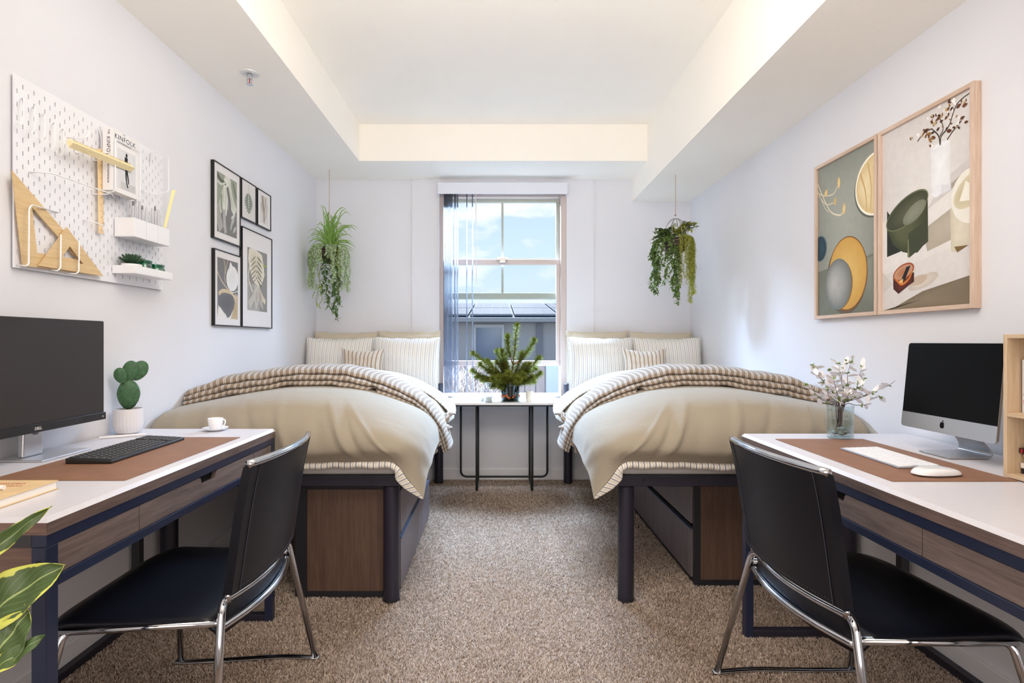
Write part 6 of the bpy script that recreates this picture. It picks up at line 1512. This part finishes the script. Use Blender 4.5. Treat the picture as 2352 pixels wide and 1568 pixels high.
def vine(parent, start, out, length, rg, stem_m, leaf_m, lw, ll, step, pair=True, kink=.01, name='trailing_vine', spread=1.0):
    """falls from the rim: out = horizontal unit direction, then hangs"""
    s0 = Vector(start); o = Vector(out); pts = [s0, s0+o*.03+Vector((0, 0, .012)), s0+o*.058+Vector((0, 0, -.015))]
    z = .0
    while z < length:
        z += .05; pts.append(s0+o*(.060+.012*rg.uniform(-1, 1)+.02*rg.random()*z)+Vector((rg.uniform(-kink, kink), rg.uniform(-kink, kink), -.015-min(z, length))))
    P = smooth_line(pts, 6)
    sm = MB().tube(P[::2]+[P[-1]], .0011, 4)
    mi0 = len(sm.f); acc = 0; lm = sm
    for i in range(2, len(P)):
        acc += (P[i]-P[i-1]).length
        while acc > step:
            acc -= step
            for k in range(2 if pair else 1):
                a = rg.uniform(0, 2*PI); d = Vector((math.cos(a), math.sin(a), rg.uniform(-.9, .2)*spread)).normalized()
                leaf3d(lm, P[i], d, (0, 0, 1), ll*rg.uniform(.7, 1.2), lw*rg.uniform(.8, 1.2), .35, 3, fold=.25, m=2)
    ob = sm.build(name, [stem_m, leaf_m], parent); ob.data.polygons.foreach_set('material_index', [0]*mi0+[1]*(len(sm.f)-mi0))
    return ob
# left planter
rg = random.Random(31)
hx, hy = -1.262, 4.10
lp = thing('hanging_planter', 'hanging basket of fern blades and trailing string plants in the left corner', 'plant', (hx, hy, ZS))
zb = H-(588-VY)/F*hy
MB().tube([(hx, hy, ZS), (hx, hy, zb+.18)], .0022, 8).build('rope', m_rope, lp)
bcz = H-(582-VY)/F*hy
MB().lathe([(.030, -.075), (.060, -.05), (.080, 0), (.080, .035), (.074, .035), (.074, .02), (0, .02)], (hx, hy, bcz), 24, cap1=False).build('basket', m_bask, lp, smooth=True)
for k in range(5):
    z_ = -.055+.022*k; r_ = .066+.016*math.sin((k+1)*.5); MB().tube([(hx+r_*math.cos(a), hy+r_*math.sin(a), bcz+z_+.004*math.sin(3*a+k)) for a in [2*PI*i/24 for i in range(24)]], .0016, 5, closed=True).build('wicker_ring', m_wick, lp)
for k in range(4):
    a = 2*PI*k/4+.5; MB().tube([(hx, hy, zb+.185), (hx+.068*math.cos(a), hy+.068*math.sin(a), bcz+.03)], .0011, 5).build('cord', m_rope, lp)
m_f1 = GR('fern_green', (124, 160, 76)); m_f2 = GR('string_pale', (196, 214, 172), .2); m_f3 = GR('creeping_yellow', (176, 192, 70), .2); m_f4 = GR('trailing_dark', (84, 116, 58), .3); m_st = GR('stem_green', (110, 130, 70), .2); m_f5 = GR('bright_leaf', (130, 178, 74), .25)
def blade(tipx, tipy, dy, w=.010, mat=None):
    T_ = Vector(PX(tipx, tipy, hy+dy)); T_.x = max(T_.x, XL+.02); B_ = Vector((hx+rg.uniform(-.03, .03), hy+rg.uniform(-.03, .03), bcz+.03))
    rise = max(.05, (T_.z-B_.z)*.4+.05); m1 = B_.lerp(T_, .35)+Vector((0, 0, rise*.8)); m2 = B_.lerp(T_, .72)+Vector((0, 0, rise*.7))
    mb = MB(); strip_leaf(mb, [B_, m1, m2, T_], w); mb.build('fern_blade', mat or m_f1, lp, smooth=True)
for (a, b_, c_) in ((736, 482, 0), (800, 488, 0), (744, 508, .03), (752, 500, -.02), (773, 504, .03), (730, 520, .02), (722, 532, -.03), (700, 536, .0), (704, 560, -.05), (712, 556, .06), (690, 542, .04), (826, 527, .0), (806, 528, .06), (812, 548, -.05), (819, 570, .02), (816, 562, -.06), (790, 522, -.04), (760, 515, -.08), (745, 525, -.1), (782, 512, .07),
                   (770, 530, -.12), (735, 545, -.12), (795, 545, -.11), (756, 498, .05), (766, 508, .0)):
    for q_ in range(3): blade(a+(rg.uniform(-9, 9) if q_ else 0), b_+(rg.uniform(0, 22) if q_ else 0), c_+(rg.uniform(-.05, .05) if q_ else 0), rg.uniform(.006, .010))
for k in range(12):
    a = 2*PI*k/12+rg.uniform(-.2, .2); d = Vector((math.cos(a), math.sin(a), rg.uniform(.2, .8))); lm = MB(); leaf3d(lm, (hx+.03*math.cos(a), hy+.03*math.sin(a), bcz+.035), d, (0, 0, 1), rg.uniform(.06, .09), .04, .6, 5, fold=.2); lm.build('broad_leaf', m_f5, lp, smooth=True)
for k in range(40):   # pale strings, front and sides
    a = -PI/2+rg.uniform(-1.9, 1.9); l_ = rg.uniform(.14, .32)
    if abs(a+PI/2) < .4: l_ = rg.uniform(.05, .12)
    vine(lp, (hx+.070*math.cos(a), hy+.060*math.sin(a), bcz+.045), (math.cos(a)*1.1, math.sin(a), 0), l_, rg, m_st, m_f2, .0085, .013, .0042, name='pale_string')
for (dx, l_, m_, lw_, ll_, stp, nm) in ((-.06, .40, m_f3, .010, .011, .011, 'yellow_trail'), (-.035, .42, m_f3, .010, .011, .011, 'yellow_trail'), (-.09, .34, m_f3, .009, .010, .012, 'yellow_trail'), (.085, .22, m_f3, .009, .012, .006, 'yellow_trail'), (.100, .30, m_f3, .008, .012, .007, 'yellow_trail'), (.095, .16, m_f3, .009, .012, .005, 'yellow_trail'),
          (0, .34, m_f4, .013, .036, .014, 'leafy_trail'), (.02, .38, m_f4, .013, .036, .014, 'leafy_trail'), (.06, .42, m_f4, .013, .036, .014, 'leafy_trail'), (.075, .46, m_f4, .013, .036, .014, 'leafy_trail'), (-.015, .28, m_f4, .013, .036, .012, 'leafy_trail'), (.045, .30, m_f4, .013, .036, .012, 'leafy_trail'), (.09, .38, m_f4, .013, .034, .014, 'leafy_trail')):
    s0 = (hx+dx*.55, hy-.035, bcz-.02 if nm == 'leafy_trail' else bcz+.02); dd = Vector((dx*8, -.6, 0)).normalized()
    vine(lp, s0, dd*.75, l_, rg, m_st, m_, lw_, ll_, stp, pair=nm != 'leafy_trail' or True, name=nm, kink=.012)
# right planter
rg = random.Random(47)
qx, qy = 1.196, 3.66
ry_z = ZR; rp = thing('hanging_planter', 'domed wire basket with dark ivy and yellow-green trailing plant in the right corner', 'plant', (qx, qy, ry_z))
zt2 = H-(494-VY)/F*qy
MB().tube([(qx, qy, ry_z), (qx, qy, zt2)], .0020, 8).build('rope', m_rope, rp); MB().ball((qx, qy, zt2), .006, 10, 8).build('bead', m_wick, rp, smooth=True)
bz2 = H-(562-VY)/F*qy; m_cage = M('cage_wire', (160, 150, 142), .45, .5); cz2 = H-(502-VY)/F*qy
MB().lathe([(.040, -.055), (.066, -.035), (.080, .02), (.080, .04), (.074, .04), (.072, .02), (0, .02)], (qx, qy, bz2), 24, cap1=False).build('basket', m_bask, rp, smooth=True)
for k in range(8):
    a = 2*PI*k/8+.2; pts = [(qx+.006*math.cos(a), qy+.006*math.sin(a), cz2)]+[(qx+.086*math.sin(t)*math.cos(a), qy+.086*math.sin(t)*math.sin(a), bz2+.02+(cz2-bz2-.02)*math.cos(t)) for t in [.35, .7, 1.05, 1.4, 1.57]]+[(qx+.073*math.cos(a), qy+.073*math.sin(a), bz2-.03), (qx+.045*math.cos(a), qy+.045*math.sin(a), bz2-.058)]
    MB().tube(smooth_line(pts, 4), .0020, 6).build('cage_wire', m_cage, rp, smooth=True)
for z_, r_ in ((.02, .087), (-.01, .081), (-.035, .071), (-.056, .044)): MB().tube([(qx+r_*math.cos(a), qy+r_*math.sin(a), bz2+z_) for a in [2*PI*i/24 for i in range(24)]], .0018, 5, closed=True).build('wicker_ring', m_wick, rp)
m_iv = GR('ivy_dark', (104, 128, 70), .45); m_ye = GR('rat_tail_yellow', (178, 182, 84), .25); m_st2 = GR('stem_yellow', (158, 158, 80), .2)
def bush(n, cx0, cx1, cz0_, cz1_, m_, lw_, ll_, nm, dy0=-.08, dy1=.06):
    for k in range(n):
        B_ = Vector((qx+(-.03 if cx0 < qx else .02), qy, bz2+.03)); T_ = Vector((rg.uniform(cx0, cx1), qy+rg.uniform(dy0, dy1), rg.uniform(cz0_, cz1_))); T_.x = min(T_.x, XR-.03)
        P = smooth_line([B_, B_.lerp(T_, .5)+Vector((0, 0, .03)), T_], 6); sm = MB().tube(P, .0013, 5); f0 = len(sm.f)
        for p in P[3:]:
            for q_ in range(3):
                a = rg.uniform(0, 2*PI); leaf3d(sm, p, (math.cos(a), math.sin(a), rg.uniform(-.4, .6)), (0, 0, 1), ll_*rg.uniform(.7, 1.2), lw_, .3, 3, fold=.2, m=2)
        ob = sm.build(nm, [m_st, m_], rp); ob.data.polygons.foreach_set('material_index', [0]*f0+[1]*(len(sm.f)-f0))
bush(20, qx-.17, qx-.02, bz2+.0, bz2+.11, m_iv, .014, .024, 'ivy_sprig'); bush(9, qx+.02, qx+.14, bz2+.10, bz2+.17, GR('sage_leaf', (110, 128, 100), .3), .008, .022, 'sage_sprig')
bush(8, qx-.03, qx+.12, bz2+.06, bz2+.14, m_ye, .012, .034, 'yellow_sprig')
for k in range(16):
    a = PI+rg.uniform(-.9, 1.35); vine(rp, (qx+.06*math.cos(a), qy+.06*math.sin(a), bz2+.035), (math.cos(a)*1.3, math.sin(a)*.9, 0), rg.uniform(.12, .34), rg, m_st, m_iv, .015, .023, .011, name='ivy_trail', kink=.02)
for k in range(6):
    a = -PI/2+rg.uniform(-.45, .1); vine(rp, (qx+.05*math.cos(a)-.01, qy+.06*math.sin(a), bz2-.03), (math.cos(a)*.8, math.sin(a)*.5, 0), rg.uniform(.24, .36), rg, m_st, m_iv, .015, .022, .011, name='ivy_trail', kink=.018)
for k in range(36):
    a = -PI/2+rg.uniform(-.15, 1.9); vine(rp, (qx+.055*math.cos(a)+.012, qy+.05*math.sin(a), bz2+.045), (math.cos(a)*.75, math.sin(a)*.7, 0), rg.choice([.16, .22, .26, .30, .36, .42]), rg, m_st2, m_ye, .0036, .017, .0034, name='tassel_trail', kink=.006, spread=.5)

# ================================================================ variegated plant reaching in at the lower left
def varieg():
    m, nt, b = base_mat('variegated_leaf'); setp(b, rough=.38, spec=.5)
    uv = nt.nodes.new('ShaderNodeUVMap'); sp = nt.nodes.new('ShaderNodeSeparateXYZ'); nt.links.new(uv.outputs[0], sp.inputs[0])
    mth = lambda op, a, b_=None: (lambda n: (setattr(n, 'operation', op), nt.links.new(a, n.inputs[0]) if not isinstance(a, float) else n.inputs[0].__setattr__('default_value', a), (nt.links.new(b_, n.inputs[1]) if not isinstance(b_, float) else n.inputs[1].__setattr__('default_value', b_)) if b_ is not None else None, n.outputs[0])[-1])(nt.nodes.new('ShaderNodeMath'))
    ax = mth('ABSOLUTE', sp.outputs[0])                       # 0 midrib .. 1 edge
    tc = nt.nodes.new('ShaderNodeTexCoord'); n1 = nt.nodes.new('ShaderNodeTexNoise'); n1.inputs['Scale'].default_value = 15; n1.inputs['Detail'].default_value = 4; nt.links.new(tc.outputs['Object'], n1.inputs[0])
    edge = mth('ADD', ax, mth('MULTIPLY', n1.outputs[0], 2.0))
    r = nt.nodes.new('ShaderNodeValToRGB'); r.color_ramp.interpolation = 'LINEAR'; nt.links.new(edge, r.inputs[0])
    r.color_ramp.elements[0].position = .0; r.color_ramp.elements[0].color = lin((52, 78, 50)); r.color_ramp.elements[1].position = 1.0; r.color_ramp.elements[1].color = lin((72, 92, 44))
    e = r.color_ramp.elements.new(1.0)
    rr = nt.nodes.new('ShaderNodeMapRange'); rr.inputs[1].default_value = 1.78; rr.inputs[2].default_value = 1.83; nt.links.new(edge, rr.inputs[0])
    vein = nt.nodes.new('ShaderNodeMath'); vein.operation = 'SINE'; vv = mth('MULTIPLY', mth('SUBTRACT', sp.outputs[1], mth('MULTIPLY', ax, .16)), 150.0); nt.links.new(vv, vein.inputs[0])
    vr = nt.nodes.new('ShaderNodeMapRange'); vr.inputs[1].default_value = .75; vr.inputs[2].default_value = 1.0; vr.inputs[4].default_value = .30; nt.links.new(vein.outputs[0], vr.inputs[0])
    m1 = nt.nodes.new('ShaderNodeMixRGB'); nt.links.new(vr.outputs[0], m1.inputs[0]); nt.links.new(r.outputs[0], m1.inputs[1]); m1.inputs[2].default_value = lin((110, 150, 110))
    m2 = nt.nodes.new('ShaderNodeMixRGB'); nt.links.new(rr.outputs[0], m2.inputs[0]); nt.links.new(m1.outputs[0], m2.inputs[1]); m2.inputs[2].default_value = lin((206, 210, 96))
    mid = nt.nodes.new('ShaderNodeMapRange'); mid.inputs[1].default_value = .05; mid.inputs[2].default_value = .03; nt.links.new(ax, mid.inputs[0])
    m3 = nt.nodes.new('ShaderNodeMixRGB'); nt.links.new(mid.outputs[0], m3.inputs[0]); nt.links.new(m2.outputs[0], m3.inputs[1]); m3.inputs[2].default_value = lin((158, 176, 110))
    nt.links.new(m3.outputs[0], b.inputs['Base Color']); return m
m_var = varieg()
rx, ry_ = -1.02, .80
rb = thing('rubber_plant', 'variegated rubber plant with green and yellow leaves, lower left foreground', 'plant', (rx, ry_, 0))
MB().lathe([(.10, 0), (.13, .02), (.15, .26), (.142, .26), (.125, .03)], (rx, ry_, 0), 32, cap1=False).build('pot', M('plant_pot', (210, 206, 202), .5), rb, auto=True)
MB().lathe([(.14, .235), (0, .24)], (rx, ry_, 0), 24, cap1=False).build('soil', M('soil', (40, 32, 26), .95), rb)
MB().tube(smooth_line([(rx, ry_, .2), (rx+.01, ry_+.01, .5), (rx, ry_+.02, .8), (rx+.01, ry_+.03, .98)], 5), .009, 10).build('stem', M('plant_stem', (96, 84, 60), .8), rb, smooth=True)
def big_leaf(p0, p1, w, nrm, curl=.08, side=0.0):
    a, b_ = Vector(p0), Vector(p1); d = b_-a; L_ = d.length; d.normalize(); nn = Vector(nrm); s_ = d.cross(nn).normalized(); u = s_.cross(d).normalized(); n, m = 18, 12; rows = []; uv = []
    for i in range(n+1):
        t = i/n; ww = w/2*max(.012, math.sin(PI*t**.85)**.75 if t < .93 else math.sin(PI*.93**.85)**.75*(1-(t-.93)/.07)**.9*1.0); c = a+d*(L_*t)-u*(curl*L_*(t*t))+s_*(side*L_*math.sin(PI*t))
        row = []
        for k in range(m+1):
            q_ = 2*k/m-1; row.append(tuple(c+s_*(ww*q_)+u*(ww*.30*abs(q_)**1.4+.003*math.sin(t*18+q_*2)))); uv.append((q_, t*.3))
        rows.append(row)
    MB().grid(rows).build('leaf', m_var, rb, smooth=True, uvs=uv, solid=.0008)
PL = lambda px, py, y: PX(px, py, y)
stem_at = lambda z: (rx+.005, ry_+.02, z)
big_leaf(PL(-75, 1460, .93), PL(147, 1297, .97), .090, (.15, -.9, .55), .02, side=-.05)
big_leaf(PL(-90, 1335, .93), PL(121, 1162, .97), .030, (.3, -.9, .3), -.02, side=-.03)
big_leaf(PL(-40, 1545, .90), PL(66, 1400, .94), .078, (.1, -.95, .3), .03)
big_leaf(PL(-60, 1560, .88), PL(103, 1456, .93), .034, (.2, -.6, .8), .02, side=.05)
big_leaf(stem_at(.90), (rx-.12, ry_-.02, 1.12), .09, (0, -.6, .8), .1); big_leaf(stem_at(.85), (rx-.2, ry_+.05, .98), .09, (0, -.6, .8), .15)
for z_, q_ in ((.68, PL(-75, 1460, .93)), (.72, PL(-90, 1335, .93)), (.55, PL(-40, 1545, .90)), (.52, PL(-60, 1560, .88))): MB().tube([stem_at(z_), q_], .003, 6).build('leaf_stalk', m_st2, rb)
